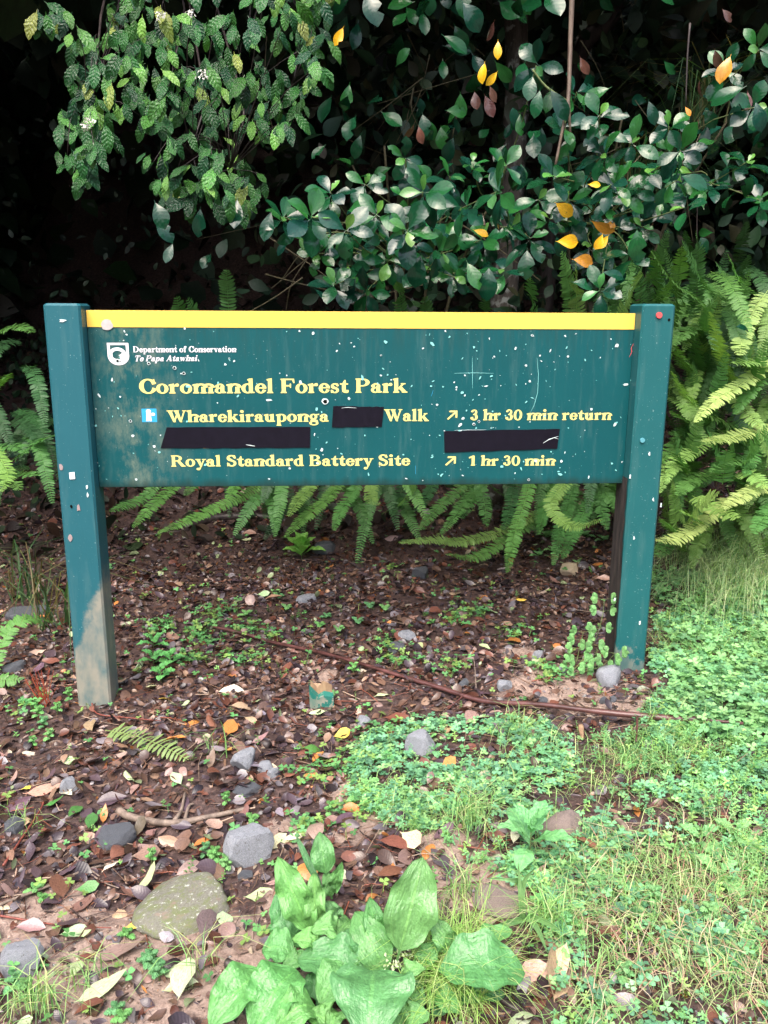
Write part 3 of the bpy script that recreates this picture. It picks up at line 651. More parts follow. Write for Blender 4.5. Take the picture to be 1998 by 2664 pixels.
# dent in the stripe, bolts and marks on the posts, cut notch below the left board end
p = B(278, 845); obj('stripe_dent', T([(a, -.0030, b_) for a, b_ in blob(*p, .013, 0, 14, .18, 1.25)], [tuple(range(14))]).mesh('stripe_dent', plain('bare_dent', (.45, .43, .42), .35, .6, 60, .3), False), board)
def disc(name, px, py, yf, r, material, par, wx, depth=.004, n=10, **pr):
    q = PY(px, py, yf); pts = [(q[0]+math.cos(t)*r, q[2]+math.sin(t)*r) for t in [2*math.pi*i/n for i in range(n)]]
    t = polyT([(x-wx[0], z-wx[2]) for x, z in pts], yf-depth, yf+.004); return obj(name, t.mesh(name, material, False), par, **pr)
disc('bolt_head', 1714, 820, -.055, .0085, M_RED, postR, (.8225, 0, .075), .006, 12, label='bolt head painted red'); disc('bolt_head', 1671, 1145, -.055, .007, M_STEEL, postR, (.8225, 0, .075), .005, 12, label='green bolt head'); disc('bolt_head', 1741, 832, -.055, .004, M_HOLE, postR, (.8225, 0, .075), .001, 8, label='small dark screw hole')
wl = (-.825, 0, 0)
def postmark(name, px, py, w_, h_, material, side='L', j=.2):
    q = PY(px, py, -.056 if side == 'R' else -.054); ww = wl if side == 'L' else (.8225, 0, .075); P = blob(q[0]-ww[0], q[2]-ww[2], w_, 0, 8, j, h_/w_, math.pi/2)
    yy = -.0538 if side == 'L' else -.0565
    obj(name, polyT(P, yy, yy+.003).mesh(name, material, False), postL if side == 'L' else postR)
M_STK = plain('white_sticker', (.8, .82, .85), .4); M_KNOT = plain('bare_patch', (.32, .25, .25), .7, .3, 60, .3)
q = [(181-2, 1230), (193, 1228), (195, 1246), (181, 1247)]
P = [PY(x, y, -.054) for x, y in q]; obj('sticker', polyT([(a[0]-wl[0], a[2]) for a in P], -.0545, -.051).mesh('sticker', M_STK, False), postL)
postmark('bare_patch', 182, 1400, .006, .011, M_KNOT); postmark('paint_chip', 162, 834, .009, .0035, M_CHIPW, j=.4); postmark('paint_chip', 204, 1322, .005, .009, M_KNOT, j=.4); postmark('paint_chip', 158, 1215, .005, .01, M_KNOT)
for x, y in ((225, 1268), (227, 1288), (1720, 1315), (1650, 1400), (1600, 1560), (1700, 1300), (1640, 1240), (1665, 1620), (1690, 1180)): postmark('paint_chip', x, y, .0025, .006, M_CHIPW, 'L' if x < 900 else 'R', .4)
postmark('nail_hole', 185, 1318, .003, .005, M_HOLE, 'L', .2); postmark('nail_hole', 1625, 1692, .003, .004, M_HOLE, 'R', .2)

V = []; F = []                # dark ragged strip down the inner side of the right post
for i in range(25):
    z = -.02+i*.0262; V += [(-.0490, -.050+rnd.uniform(-.002, .012), z), (-.0490, .05, z)]
    if i: k = 2*i; F.append((k-2, k-1, k+1, k))
obj('dark_streak', T(V, F).mesh('dark_streak', bark('streak_dark', (.010, .009, .010), (.06, .045, .04), 60, .8), False), postR)

# ---------------------------------------------------------------- ferns
PIN = [leaf_t(lambda u: .75+.3*math.sin(math.pi*u) if u < .8 else 1.05-((u-.8)/.2)**2*.85, 4, .12, c_, 0, 0, 1, s, .15, 0) for s, c_ in enumerate((.25, .6, .9, .1))]
RA = leaf_t(lambda u: 1-.6*u, 1, 0, 0, lw=.5)
def frond_mesh(pts, wmax=.036, seed=0, tw=0.0, facing=None, spacing=.0108, ragged=.0):
    """arching frond through the points: a rachis with a pair of leaflets every centimetre"""
    r = random.Random(seed); L_ = sum(np.linalg.norm(np.asarray(b_)-np.asarray(a)) for a, b_ in zip(pts[:-1], pts[1:])); n = max(8, int(L_/spacing))
    C_ = bez(pts, n); items = []
    org = C_[0]
    for i in range(1, n):
        t = i/n; d = nrm(C_[i+1]-C_[i-1]) if i < n else d
        N = nrm(facing) if facing is not None else nrm(nrm(CAM-C_[i])*.75+np.array([0, 0, .75]))
        N = nrm(N+tw*np.array([math.sin(t*3+seed), 0, 0])); s = nrm(np.cross(N, d)); N = nrm(np.cross(d, s))
        w_ = wmax*min(1, (t/.10)**.6)*min(1, ((1-t)/.35)**.55+.06)
        if t < .05: continue
        for sg in (-1, 1):
            if r.random() < ragged: continue
            dd = nrm(s*sg+d*(.18+.25*t+r.gauss(0, .07))+N*(.12+r.gauss(0, .12))); k = w_*r.uniform(.9, 1.06)
            R = basis(dd, N+rvec(.12)); items.append((PIN[r.randrange(4)], R*np.array([k, max(k, wmax*.5), k])[None, :], C_[i]-org, (1, 1, 1)))
    V, L2, St, Ti, U = joined(items); rt = tube([c_-org for c_ in C_[::3]]+[C_[-1]-org], .0016, 3, False)
    V = np.r_[V, rt.V]; St = np.r_[St, len(L2)+np.arange(len(rt.F))*4]; L2 = np.r_[L2, rt.loops+len(V)-len(rt.V)]; U = np.r_[U, np.tile([0, 0, 0], (len(rt.V), 1))]
    me = quick('frond', V, L2, St, None, U); me.materials.append(M_FERN); return me, org
FC = {'d': (.034, .10, .036), 'm': (.065, .18, .048), 'g': (.085, .21, .05), 'l': (.16, .29, .075), 'y': (.29, .40, .13)}  # the palest tints hold stronger light as well as new growth
def jit(c_, a=.12, rr=rnd):
    k = 1+rr.uniform(-a, a); return tuple(max(0, x*k*(1+rr.uniform(-a*.5, a*.5))) for x in c_)
fid = [0]
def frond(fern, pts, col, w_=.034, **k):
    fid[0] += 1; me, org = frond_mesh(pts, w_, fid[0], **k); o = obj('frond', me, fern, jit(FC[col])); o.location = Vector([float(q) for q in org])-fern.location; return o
def pxp(lst, y0, y1):
    """points from tip to base in pixels, depth running from y0 at the tip to y1 at the base; returned base first"""
    n = len(lst)-1; return [PY(a, b_, y0+(y1-y0)*i/n) for i, (a, b_) in enumerate(lst)][::-1]
def fern(label, x, y): return thing('sword_fern', label, 'fern', (x, y, float(gh(x, y))), 'sword ferns growing behind the sign')
f1 = fern('sword fern arching out under the left half of the board', -.25, 2.0)
f2 = fern('dense sword fern drooping under the right half of the board', .55, 1.9)
f3 = fern('tall pale green sword fern right of the right post', 1.45, 1.2)
f4 = fern('sword fern standing upright above the right end of the yellow stripe', .95, 1.8)
f5 = fern('dim sword fern at the left edge behind the left post', -1.45, 1.3)
f6 = fern('lone fern frond arching over the ground left of the left post foot', -1.0, .35)
f7 = fern('dark sword fern rising at the upper right edge under the shrub', 1.9, 2.1)
f8 = fern('low yellow green sword fern beside the grass right of the post', 1.35, .8)
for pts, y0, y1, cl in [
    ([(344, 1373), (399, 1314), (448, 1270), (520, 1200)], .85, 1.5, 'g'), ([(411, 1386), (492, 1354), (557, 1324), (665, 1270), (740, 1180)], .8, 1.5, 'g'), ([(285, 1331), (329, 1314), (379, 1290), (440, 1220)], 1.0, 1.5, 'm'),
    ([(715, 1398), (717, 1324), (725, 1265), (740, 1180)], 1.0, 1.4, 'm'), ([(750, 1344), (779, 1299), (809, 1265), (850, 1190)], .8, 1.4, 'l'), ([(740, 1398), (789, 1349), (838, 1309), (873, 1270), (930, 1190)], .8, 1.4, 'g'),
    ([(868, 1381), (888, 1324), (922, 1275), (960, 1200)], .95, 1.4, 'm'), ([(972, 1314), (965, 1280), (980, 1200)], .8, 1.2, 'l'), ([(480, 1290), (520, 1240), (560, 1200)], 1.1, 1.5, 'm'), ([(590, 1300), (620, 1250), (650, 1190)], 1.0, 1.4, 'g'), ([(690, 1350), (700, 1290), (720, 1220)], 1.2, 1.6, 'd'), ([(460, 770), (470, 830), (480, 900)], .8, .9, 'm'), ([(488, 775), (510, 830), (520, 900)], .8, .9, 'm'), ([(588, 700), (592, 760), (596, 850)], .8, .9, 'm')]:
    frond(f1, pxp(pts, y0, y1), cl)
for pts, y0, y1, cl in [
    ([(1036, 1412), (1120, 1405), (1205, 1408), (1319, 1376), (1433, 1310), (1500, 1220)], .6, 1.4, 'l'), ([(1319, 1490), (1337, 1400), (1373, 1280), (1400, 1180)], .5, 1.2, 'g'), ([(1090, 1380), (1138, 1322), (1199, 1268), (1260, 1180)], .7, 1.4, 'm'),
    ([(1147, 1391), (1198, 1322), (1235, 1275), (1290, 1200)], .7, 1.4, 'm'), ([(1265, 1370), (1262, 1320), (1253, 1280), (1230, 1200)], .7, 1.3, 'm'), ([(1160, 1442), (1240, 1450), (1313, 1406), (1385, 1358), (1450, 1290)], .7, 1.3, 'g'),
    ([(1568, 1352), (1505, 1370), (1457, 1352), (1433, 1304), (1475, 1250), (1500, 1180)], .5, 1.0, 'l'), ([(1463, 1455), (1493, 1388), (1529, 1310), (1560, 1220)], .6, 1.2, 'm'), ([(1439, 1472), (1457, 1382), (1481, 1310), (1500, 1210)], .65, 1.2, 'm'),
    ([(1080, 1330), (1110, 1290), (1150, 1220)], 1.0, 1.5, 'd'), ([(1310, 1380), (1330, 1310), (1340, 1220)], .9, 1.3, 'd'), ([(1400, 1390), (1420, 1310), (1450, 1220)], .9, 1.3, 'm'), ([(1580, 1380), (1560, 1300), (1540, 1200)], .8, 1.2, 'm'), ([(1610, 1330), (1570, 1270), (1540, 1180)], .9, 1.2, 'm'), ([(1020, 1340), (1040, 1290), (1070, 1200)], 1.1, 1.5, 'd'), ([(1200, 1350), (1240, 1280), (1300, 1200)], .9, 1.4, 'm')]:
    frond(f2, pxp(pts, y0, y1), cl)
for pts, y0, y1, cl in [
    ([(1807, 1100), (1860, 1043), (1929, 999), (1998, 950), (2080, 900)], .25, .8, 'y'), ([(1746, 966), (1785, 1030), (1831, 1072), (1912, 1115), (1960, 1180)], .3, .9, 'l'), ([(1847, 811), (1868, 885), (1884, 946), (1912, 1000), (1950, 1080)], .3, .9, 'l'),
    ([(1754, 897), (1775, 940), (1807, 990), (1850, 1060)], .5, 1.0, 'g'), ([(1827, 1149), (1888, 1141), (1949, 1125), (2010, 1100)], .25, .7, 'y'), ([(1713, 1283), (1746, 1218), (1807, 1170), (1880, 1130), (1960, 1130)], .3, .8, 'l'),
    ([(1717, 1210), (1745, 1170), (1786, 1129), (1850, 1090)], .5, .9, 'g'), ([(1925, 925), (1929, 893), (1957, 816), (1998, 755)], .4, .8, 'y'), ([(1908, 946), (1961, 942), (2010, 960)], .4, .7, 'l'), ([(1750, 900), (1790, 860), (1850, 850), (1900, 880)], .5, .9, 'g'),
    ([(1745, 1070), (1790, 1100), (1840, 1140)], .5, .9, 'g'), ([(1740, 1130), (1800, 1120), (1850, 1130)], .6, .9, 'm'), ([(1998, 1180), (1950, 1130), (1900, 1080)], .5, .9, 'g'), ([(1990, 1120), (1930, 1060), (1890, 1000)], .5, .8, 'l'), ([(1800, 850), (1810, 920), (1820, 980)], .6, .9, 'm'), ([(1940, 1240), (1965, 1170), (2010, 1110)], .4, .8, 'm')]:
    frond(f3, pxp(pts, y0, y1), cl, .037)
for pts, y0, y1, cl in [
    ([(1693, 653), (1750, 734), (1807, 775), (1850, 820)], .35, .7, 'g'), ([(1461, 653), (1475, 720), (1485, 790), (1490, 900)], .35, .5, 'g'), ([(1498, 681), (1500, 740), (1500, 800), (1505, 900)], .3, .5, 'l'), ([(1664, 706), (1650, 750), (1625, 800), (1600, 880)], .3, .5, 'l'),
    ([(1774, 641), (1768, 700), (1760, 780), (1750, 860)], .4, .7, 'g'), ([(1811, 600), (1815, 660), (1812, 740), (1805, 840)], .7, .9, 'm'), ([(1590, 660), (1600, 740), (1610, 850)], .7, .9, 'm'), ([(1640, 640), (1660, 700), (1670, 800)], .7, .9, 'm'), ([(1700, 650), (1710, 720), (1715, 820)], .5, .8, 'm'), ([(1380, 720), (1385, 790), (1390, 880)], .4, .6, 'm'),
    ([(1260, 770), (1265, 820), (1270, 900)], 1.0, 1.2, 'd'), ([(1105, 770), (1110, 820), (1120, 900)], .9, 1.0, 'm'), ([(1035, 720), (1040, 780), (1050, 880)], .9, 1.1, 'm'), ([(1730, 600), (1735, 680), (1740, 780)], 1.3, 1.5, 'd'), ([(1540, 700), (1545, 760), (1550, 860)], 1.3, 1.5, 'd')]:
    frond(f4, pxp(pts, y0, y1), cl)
for pts, y0, y1, cl in [
    ([(90, 865), (40, 850), (-40, 880)], .9, 1.3, 'g'), ([(27, 971), (0, 1000), (-40, 1050)], .8, 1.1, 'g'), ([(105, 1235), (50, 1235), (-30, 1260)], .7, 1.1, 'm'), ([(150, 1130), (100, 1150), (30, 1200)], .8, 1.2, 'm'), ([(0, 1280), (20, 1230), (-20, 1170), (-60, 1150)], .6, 1.0, 'l'), ([(70, 1180), (40, 1160), (-30, 1170)], .8, 1.1, 'm'), ([(120, 1170), (70, 1110), (10, 1100)], 1.0, 1.3, 'd'), ([(55, 1275), (20, 1250), (-40, 1250)], .6, .9, 'g')]:
    frond(f5, pxp(pts, y0, y1), cl, ragged=.05)
frond(f6, [G(-30, 1780)+[0, 0, .01], PG(10, 1660, .10), PG(65, 1612, .13), PG(145, 1618, .06)], 'g', .034, facing=(0.1, -.5, .8), ragged=.04); frond(f6, [G(-60, 1790), PG(0, 1770, .03), PG(54, 1769, .02)], 'g', .03)
for i in range(30):
    px = rnd.uniform(1780, 2060); py = rnd.uniform(560, 860); y = rnd.uniform(1.2, 2.0); a = rnd.uniform(-50, 50)
    frond(f7, [PY(px+a, py+rnd.uniform(120, 220), y+.4), PY(px+a*.6, py+70, y+.15), PY(px, py, y)], rnd.choice('ddm'))
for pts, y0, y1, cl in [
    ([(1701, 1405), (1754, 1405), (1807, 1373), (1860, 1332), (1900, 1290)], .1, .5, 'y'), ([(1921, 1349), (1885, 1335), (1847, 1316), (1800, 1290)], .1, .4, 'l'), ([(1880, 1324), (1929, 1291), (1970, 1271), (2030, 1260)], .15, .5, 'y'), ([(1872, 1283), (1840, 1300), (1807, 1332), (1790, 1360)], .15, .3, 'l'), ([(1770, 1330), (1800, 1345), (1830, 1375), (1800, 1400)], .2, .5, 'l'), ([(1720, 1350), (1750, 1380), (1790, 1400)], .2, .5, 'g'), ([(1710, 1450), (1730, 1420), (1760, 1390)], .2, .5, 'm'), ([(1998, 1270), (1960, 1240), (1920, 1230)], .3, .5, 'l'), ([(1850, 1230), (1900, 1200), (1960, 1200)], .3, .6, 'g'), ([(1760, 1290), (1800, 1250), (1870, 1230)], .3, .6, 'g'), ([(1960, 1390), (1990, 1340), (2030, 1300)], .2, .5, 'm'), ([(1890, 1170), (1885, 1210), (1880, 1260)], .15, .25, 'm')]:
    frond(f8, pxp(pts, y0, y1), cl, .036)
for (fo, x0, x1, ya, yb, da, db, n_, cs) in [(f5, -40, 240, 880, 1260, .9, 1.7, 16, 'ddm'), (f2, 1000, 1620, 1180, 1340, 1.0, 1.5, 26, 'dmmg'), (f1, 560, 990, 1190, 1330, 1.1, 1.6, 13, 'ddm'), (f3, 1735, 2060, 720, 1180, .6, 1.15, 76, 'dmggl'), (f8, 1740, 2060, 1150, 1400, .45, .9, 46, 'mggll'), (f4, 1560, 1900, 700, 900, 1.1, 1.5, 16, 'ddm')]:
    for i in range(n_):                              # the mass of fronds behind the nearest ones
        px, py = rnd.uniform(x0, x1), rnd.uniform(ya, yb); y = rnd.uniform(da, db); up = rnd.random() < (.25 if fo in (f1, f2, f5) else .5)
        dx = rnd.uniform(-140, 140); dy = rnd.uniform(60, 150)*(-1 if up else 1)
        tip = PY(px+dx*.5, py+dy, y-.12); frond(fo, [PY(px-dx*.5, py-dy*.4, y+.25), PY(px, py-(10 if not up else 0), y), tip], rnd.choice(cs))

# ---------------------------------------------------------------- shrubs
GLS = [leaf_t(obov, 8, .18, rnd.uniform(.1, .9), .010, 0, 2, s, .29 if s < 4 else .24, .10, rnd.uniform(-.4, .4), bite=(5 if s == 2 else (6 if s == 5 else 0))) for s in range(8)]
MBS = [leaf_t(ell(.75), 12, .12, rnd.uniform(.3, 1.1), .022, .07, 2, s, .215, .10, rnd.uniform(-.4, .4)) for s in range(7)]
me_gl = [t.mesh('leaf', M_GLOSS) for t in GLS]; me_mb = [t.mesh('leaf', M_MARB) for t in MBS]
def put_leaf(par, meshes, p, d, nn, s, col, name='leaf', **pr):
    R = basis(d, nn)*s; return obj(name, rnd.choice(meshes), par, col, np.asarray(p)-np.array(par.location), R, **pr)
def branch(par, pts, r0, material=M_TWIG, name='branch', sides=5, n=None, **pr):
    pp = bez(pts, n or (len(pts)-1)*4); t = tube([p-np.array(par.location) for p in pp], r0, sides); return obj(name, t.mesh(name, material), par, **pr)
TOC = lambda p: nrm(CAM-np.asarray(p))
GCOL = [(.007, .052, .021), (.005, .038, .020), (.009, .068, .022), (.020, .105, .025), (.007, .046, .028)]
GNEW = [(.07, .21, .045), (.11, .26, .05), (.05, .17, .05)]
def rosette(sh, px, py, y, n=7, s=.082, new=1, hang=0.0, store=None):
    """a whorl of glossy leaves round the end of a twig"""
    p = PY(px, py, y); ax = nrm(TOC(p)*.7+np.array([rnd.gauss(0, .4), 0, .35+rnd.gauss(0, .3)])); a = nrm(np.cross(ax, rvec())); b_ = np.cross(ax, a)
    for i in range(n):
        t = i*2.4+rnd.uniform(-.3, .3); lvl = i/n; rad = a*math.cos(t)+b_*math.sin(t)
        d = nrm(rad+ax*(.75-.95*lvl)+np.array([0, 0, -.12-hang])); isnew = i < new
        k = s*(rnd.uniform(.8, 1.1) if not isnew else rnd.uniform(.45, .75)); q = p-ax*lvl*.03+d*k*.12
        nn = ax*.9+rad*(-.2)+np.array([0, 0, .35])
        if store is not None: store.append((GLS[rnd.randrange(8)], basis(d, nn)*k, q, jit(rnd.choice(GNEW if isnew and rnd.random() < .6 else GCOL))))
        else: put_leaf(sh, me_gl, q, d, nn, k, jit(rnd.choice(GNEW if isnew else GCOL), .2))
    return p
shC = thing('glossy_shrub', 'dark glossy leaved shrub hanging over the middle of the sign', 'shrub', (.30, 1.7, .3), 'glossy leaved shrubs behind the sign')
shR = thing('glossy_shrub', 'glossy leaved shrub with yellow leaves at the upper right', 'shrub', (1.25, 1.8, .3), 'glossy leaved shrubs behind the sign')
ROS_C = [(1055, 412), (1230, 425), (1318, 432), (1395, 170), (1100, 500), (1150, 655), (1250, 625), (1130, 570), (830, 660), (812, 565), (950, 765), (1240, 700), (900, 600), (980, 560), (1060, 600), (1200, 540), (1330, 590), (860, 500), (740, 565), (1010, 680), (1310, 700), (905, 690), (1290, 500), (950, 480), (1170, 460), (780, 610), (1090, 700), (1380, 620), (1180, 720), (870, 740)]
ROS_R = [(1442, 460), (1430, 570), (1565, 402), (1640, 372), (1770, 392), (1975, 520), (1888, 180), (1670, 590), (1560, 755), (1500, 240), (1590, 480), (1800, 450), (1700, 440), (1945, 420), (1975, 130), (1540, 640), (1720, 520), (1620, 500), (1740, 330), (1850, 480), (1960, 280), (1560, 300), (1480, 520), (1400, 520), (1780, 540), (1470, 330), (1640, 660), (1760, 470)]
nodesC = [PY(1000, 380, 1.2), PY(1150, 560, 1.0), PY(880, 640, 1.1), PY(1280, 520, .95), PY(1050, 690, .9)]
nodesR = [PY(1620, 300, 1.2), PY(1740, 470, .9), PY(1560, 580, .9), PY(1900, 300, 1.1), PY(1480, 420, 1.0)]
for sh, ros, nodes, root in ((shC, ROS_C, nodesC, (.30, 1.7, .3)), (shR, ROS_R, nodesR, (1.25, 1.8, .3))):
    for nd in nodes: branch(sh, [np.array(root), np.array(root)*.4+nd*.6+np.array([0, .15, .15]), nd], .009)
    extra = []
    for k, (px, py) in enumerate(ros):
        y = rnd.uniform(.12, .65)-(.08 if py > 480 else 0); n_ = rnd.randint(6, 8) if k < 22 else rnd.randint(5, 6)
        p = rosette(sh, px, py, y, n_, rnd.uniform(.066, .090), 1 if rnd.random() < .75 else 2)
        nd = min(nodes, key=lambda q: np.linalg.norm(q-p)); branch(sh, [nd, (nd+p)/2+rvec(.03), p], .0032, M_GREENTWIG, 'twig', 4, 6)
        for j in range(4):                            # pairs of leaves lower down the twig
            t = rnd.uniform(.35, .9); q = nd*(1-t)+p*t; d = nrm(rvec()+TOC(q)*.5+np.array([0, 0, -.2])); kk = rnd.uniform(.06, .08)
            extra.append((GLS[rnd.randrange(8)], basis(d, TOC(q)+np.array([0, 0, .6])+rvec(.3))*kk, q, jit(rnd.choice(GCOL), .2)))
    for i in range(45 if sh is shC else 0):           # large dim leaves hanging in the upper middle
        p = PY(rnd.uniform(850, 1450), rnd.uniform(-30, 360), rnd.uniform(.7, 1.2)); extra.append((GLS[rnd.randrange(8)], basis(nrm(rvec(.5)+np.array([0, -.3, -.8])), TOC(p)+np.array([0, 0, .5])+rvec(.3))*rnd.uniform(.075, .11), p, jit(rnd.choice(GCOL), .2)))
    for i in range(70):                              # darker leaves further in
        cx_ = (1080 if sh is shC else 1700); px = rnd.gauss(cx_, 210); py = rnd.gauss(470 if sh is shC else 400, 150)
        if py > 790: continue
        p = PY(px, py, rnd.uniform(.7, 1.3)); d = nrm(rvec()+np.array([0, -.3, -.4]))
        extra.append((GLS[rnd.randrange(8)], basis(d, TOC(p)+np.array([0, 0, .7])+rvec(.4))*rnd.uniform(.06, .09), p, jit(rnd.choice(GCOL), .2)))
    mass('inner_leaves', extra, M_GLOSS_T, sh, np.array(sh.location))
YL = (.72, .42, .02)
for px, py, s, sh, ang in [(1253, 605, .05, shC, .3), (1480, 628, .07, shR, 0), (1570, 592, .08, shR, .5), (1520, 678, .07, shR, .1), (1560, 630, .05, shR, 1.9), (1885, 180, .08, shR, 2.0), (1470, 545, .07, shR, .6), (1548, 480, .04, shR, 0), (1255, 190, .06, shC, 1.8), (1280, 205, .05, shC, 2.2), (1295, 130, .05, shR, 1.6), (1590, 585, .04, shR, 0), (1570, 630, .05, shR, 2.2), (1790, 290, .03, shR, 1), (882, 95, .055, shC, 2.0)]:
    p = PY(px, py, rnd.uniform(.15, .4)); d = RT*math.cos(ang)*1-UP*math.sin(ang)
    put_leaf(sh, me_gl, p-d*s*.5, d, TOC(p)+rvec(.3), s, jit(YL if rnd.random() < .75 else (.5, .22, .03)), label='yellow leaf')
RB = (.10, .045, .035)
for px, py, sh in [(1700, 565, shR), (1510, 150, shR), (1235, 240, shC), (1275, 225, shC), (1262, 250, shC), (1080, 315, shC), (1860, 130, shR), (1285, 55, shC), (1255, 560, shC), (1880, 25, shR), (1820, 210, shR), (1090, 330, shC), (1945, 240, shR)]:
    p = PY(px, py, rnd.uniform(.4, .7)); put_leaf(sh, me_gl, p, np.array([rnd.gauss(0, .3), -.2, -1]), TOC(p)+rvec(.5), rnd.uniform(.05, .07), jit(RB, .3), label='dead brown leaf')
# big single leaves that stand out
for px, py, s, ang, cc, sh in [(1080, 705, .10, 1.9, 0, shC), (1378, 230, .07, 1.8, 0, shC), (1660, 640, .095, 1.5, 2, shR), (1810, 470, .09, .3, 0, shR), (1400, 270, .075, 1.7, 0, shC), (1460, 270, .10, 0.9, 1, shC), (1545, 232, .09, 3.1, 3, shC), (1890, 235, .10, 3.0, 2, shR), (1965, 305, .085, 1.6, 4, shR), (1690, 295, .07, 1.5, 4, shR), (1370, 690, .09, 1.6, 0, shC), (1230, 720, .09, 1.2, 3, shC), (1275, 740, .1, 1.5, 1, shC), (1520, 740, .07, .2, 0, shR), (1600, 715, .075, .2, 1, shR), (1940, 850, .06, 0, 1, shR), (700, 590, .09, 1.7, 1, shC), (420, 560, .08, 1.1, 1, shC), (430, 600, .08, .8, 1, shC), (520, 580, .085, 1.6, 1, shC), (440, 660, .06, 1.9, 1, shC), (620, 560, .09, 1.5, 1, shC), (960, 30, .10, 1.4, 1, shC), (1440, 25, .10, 1.2, 0, shR), (1230, 40, .09, .9, 1, shC)]:
    p = PY(px, py, rnd.uniform(.1, .3)); d = RT*math.cos(ang)-UP*math.sin(ang)
    put_leaf(sh, me_gl, p-d*s*.5, d+rvec(.15), TOC(p)*1.0+np.array([0, 0, .7]), s, jit(GCOL[cc], .2))
# left shrub with crinkled, marbled leaves
shL = thing('drooping_shrub', 'shrub with drooping crinkled mottled leaves at the upper left', 'shrub', (-2.7, 2.6, .3))
PL = [(110, 40), (330, -40), (900, -40), (890, 60), (845, 150), (800, 260), (780, 320), (690, 360), (640, 300), (600, 330), (650, 400), (690, 440), (690, 480), (600, 560), (550, 510), (430, 520), (385, 440), (410, 360), (300, 260), (285, 410), (235, 480), (170, 430), (150, 320), (165, 240), (190, 190), (175, 90)]
sprigs = []; tries = 0
while len(sprigs) < 122 and tries < 8000:
    tries += 1; px, py = rnd.uniform(90, 900), rnd.uniform(-40, 540)
    if not inpoly(np.array([px]), np.array([py]), PL)[0]: continue
    if any((px-a)**2+(py-b_)**2 < 36**2 for a, b_ in sprigs): continue
    if vnoise(px/75, py/60, 21) < .36: continue
    if 300 < px < 620 and 290 < py < 400 and rnd.random() < .6: continue
    sprigs.append((px, py))
sprigs += [(205, 300), (230, 330), (245, 385), (205, 400), (235, 430), (430, 470), (520, 480), (560, 470), (480, 430), (540, 440), (590, 500), (460, 490), (400, 420), (175, 35), (190, 90), (130, 45)]
MC = [(.014, .074, .018), (.021, .096, .020), (.044, .150, .026), (.010, .052, .019), (.028, .112, .024)]; MN = [(.09, .24, .04), (.12, .28, .05), (.15, .20, .04)]
lnodes = [PY(x, y, d) for x, y, d in [(300, 60, .9), (450, 180, .85), (650, 100, .9), (760, 220, .8), (230, 290, .5), (500, 400, .55), (600, 440, .5), (420, 30, 1.0)]]
for nd in lnodes: branch(shL, [np.array((-2.7, 2.6, .3)), np.array((-2.6, 2.5, 2.0)), np.array((-.9+.2*nd[0], 1.9, 3.0)), nd+np.array([0, .25, .35]), nd], .007, M_DARKWOOD)
nleaf = 0; extra = []
for k, (px, py) in enumerate(sprigs):
    front = rnd.random() < .75; y = rnd.uniform(.15, .55) if front else rnd.uniform(.6, .95); p = PY(px, py, y)
    nd = min(lnodes, key=lambda q: np.linalg.norm(q-p)); 
    if rnd.random() < .5: branch(shL, [nd, (nd+p)/2+np.array([0, 0, .05])+rvec(.02), p], .0018, M_DARKWOOD, 'twig', 4, 5)
    for j in range(rnd.randint(3, 5)):
        d = nrm(np.array([rnd.gauss(0, .55), rnd.gauss(-.35, .3), rnd.gauss(-.9, .3)])); q = p+rvec(.012); k2 = rnd.uniform(.044, .086)
        nn = nrm(TOC(q)*.8+np.array([0, 0, .8])+rvec(.3)); cc = jit(rnd.choice(MN) if rnd.random() < .12 else rnd.choice(MC), .2)
        if front and nleaf < 292: put_leaf(shL, me_mb, q, d, nn, k2, cc); nleaf += 1
        else: extra.append((MBS[rnd.randrange(7)], basis(d, nn)*k2, q, cc))
mass('inner_leaves', extra, M_MARB_T, shL, np.array(shL.location))
pet = [T([(0, 0, 0), (1, .5, .3), (.7, 1, .5), (0, .6, .2)], [(0, 1, 2, 3)]), T([(0, 0, 0), (1, -.5, .3), (.7, .4, .6), (0, .6, .2)], [(0, 1, 2, 3)])]
for px, py, s in [(528, 192, 14), (230, 318, 14), (222, 330, 9), (497, 33, 5), (415, 40, 8)]:
    its = [(pet[rnd.randrange(2)], basis(rvec(), rvec())*.006, PY(px+rnd.uniform(-s, s), py+rnd.uniform(-s, s)*.7, .12)+rvec(.003), (1, 1, 1)) for _ in range(36)]
    o = mass('flower_cluster', its, M_PETAL, shL, np.array(shL.location)); o.pop('kind', None); o['kind'] = 'stuff'

# trees, stems and the dark wood behind
def trunk(label, pts, r0, r1, material, name='tree_trunk', cat='tree', grp=None):
    b0 = pts[0]; t_ = thing(name, label, cat, b0, grp)
    pp = bez(pts, 22); n_ = len(pp); ts = tube([p-np.array(b0) for p in pp], [r0+(r1-r0)*i/(n_-1) for i in range(n_)], 12, True, 3, .10); obj('trunk', ts.mesh('trunk', material), t_)
    return t_
def groundat(px, y): p = PY(px, 700, y); return np.array([p[0], y, float(gh(p[0], y))-.05])
tr = trunk('pale barked tree trunk standing in the gloom behind the shrub', [groundat(1300, 1.75), PY(1322, 600, 1.7), PY(1345, 200, 1.7), PY(1330, -300, 1.8), PY(1300, -1200, 2.2)], .065, .045, M_BARK, 'forest_tree', 'tree', 'trees in the dark wood')
t3_ = trunk('thin dark leaning tree trunk behind the upper right shrub', [groundat(1400, 2.3), PY(1480, 250, 2.1), PY(1600, 20, 2.0), PY(1750, -400, 2.0)], .05, .035, M_DARKWOOD, 'forest_tree', 'tree', 'trees in the dark wood')
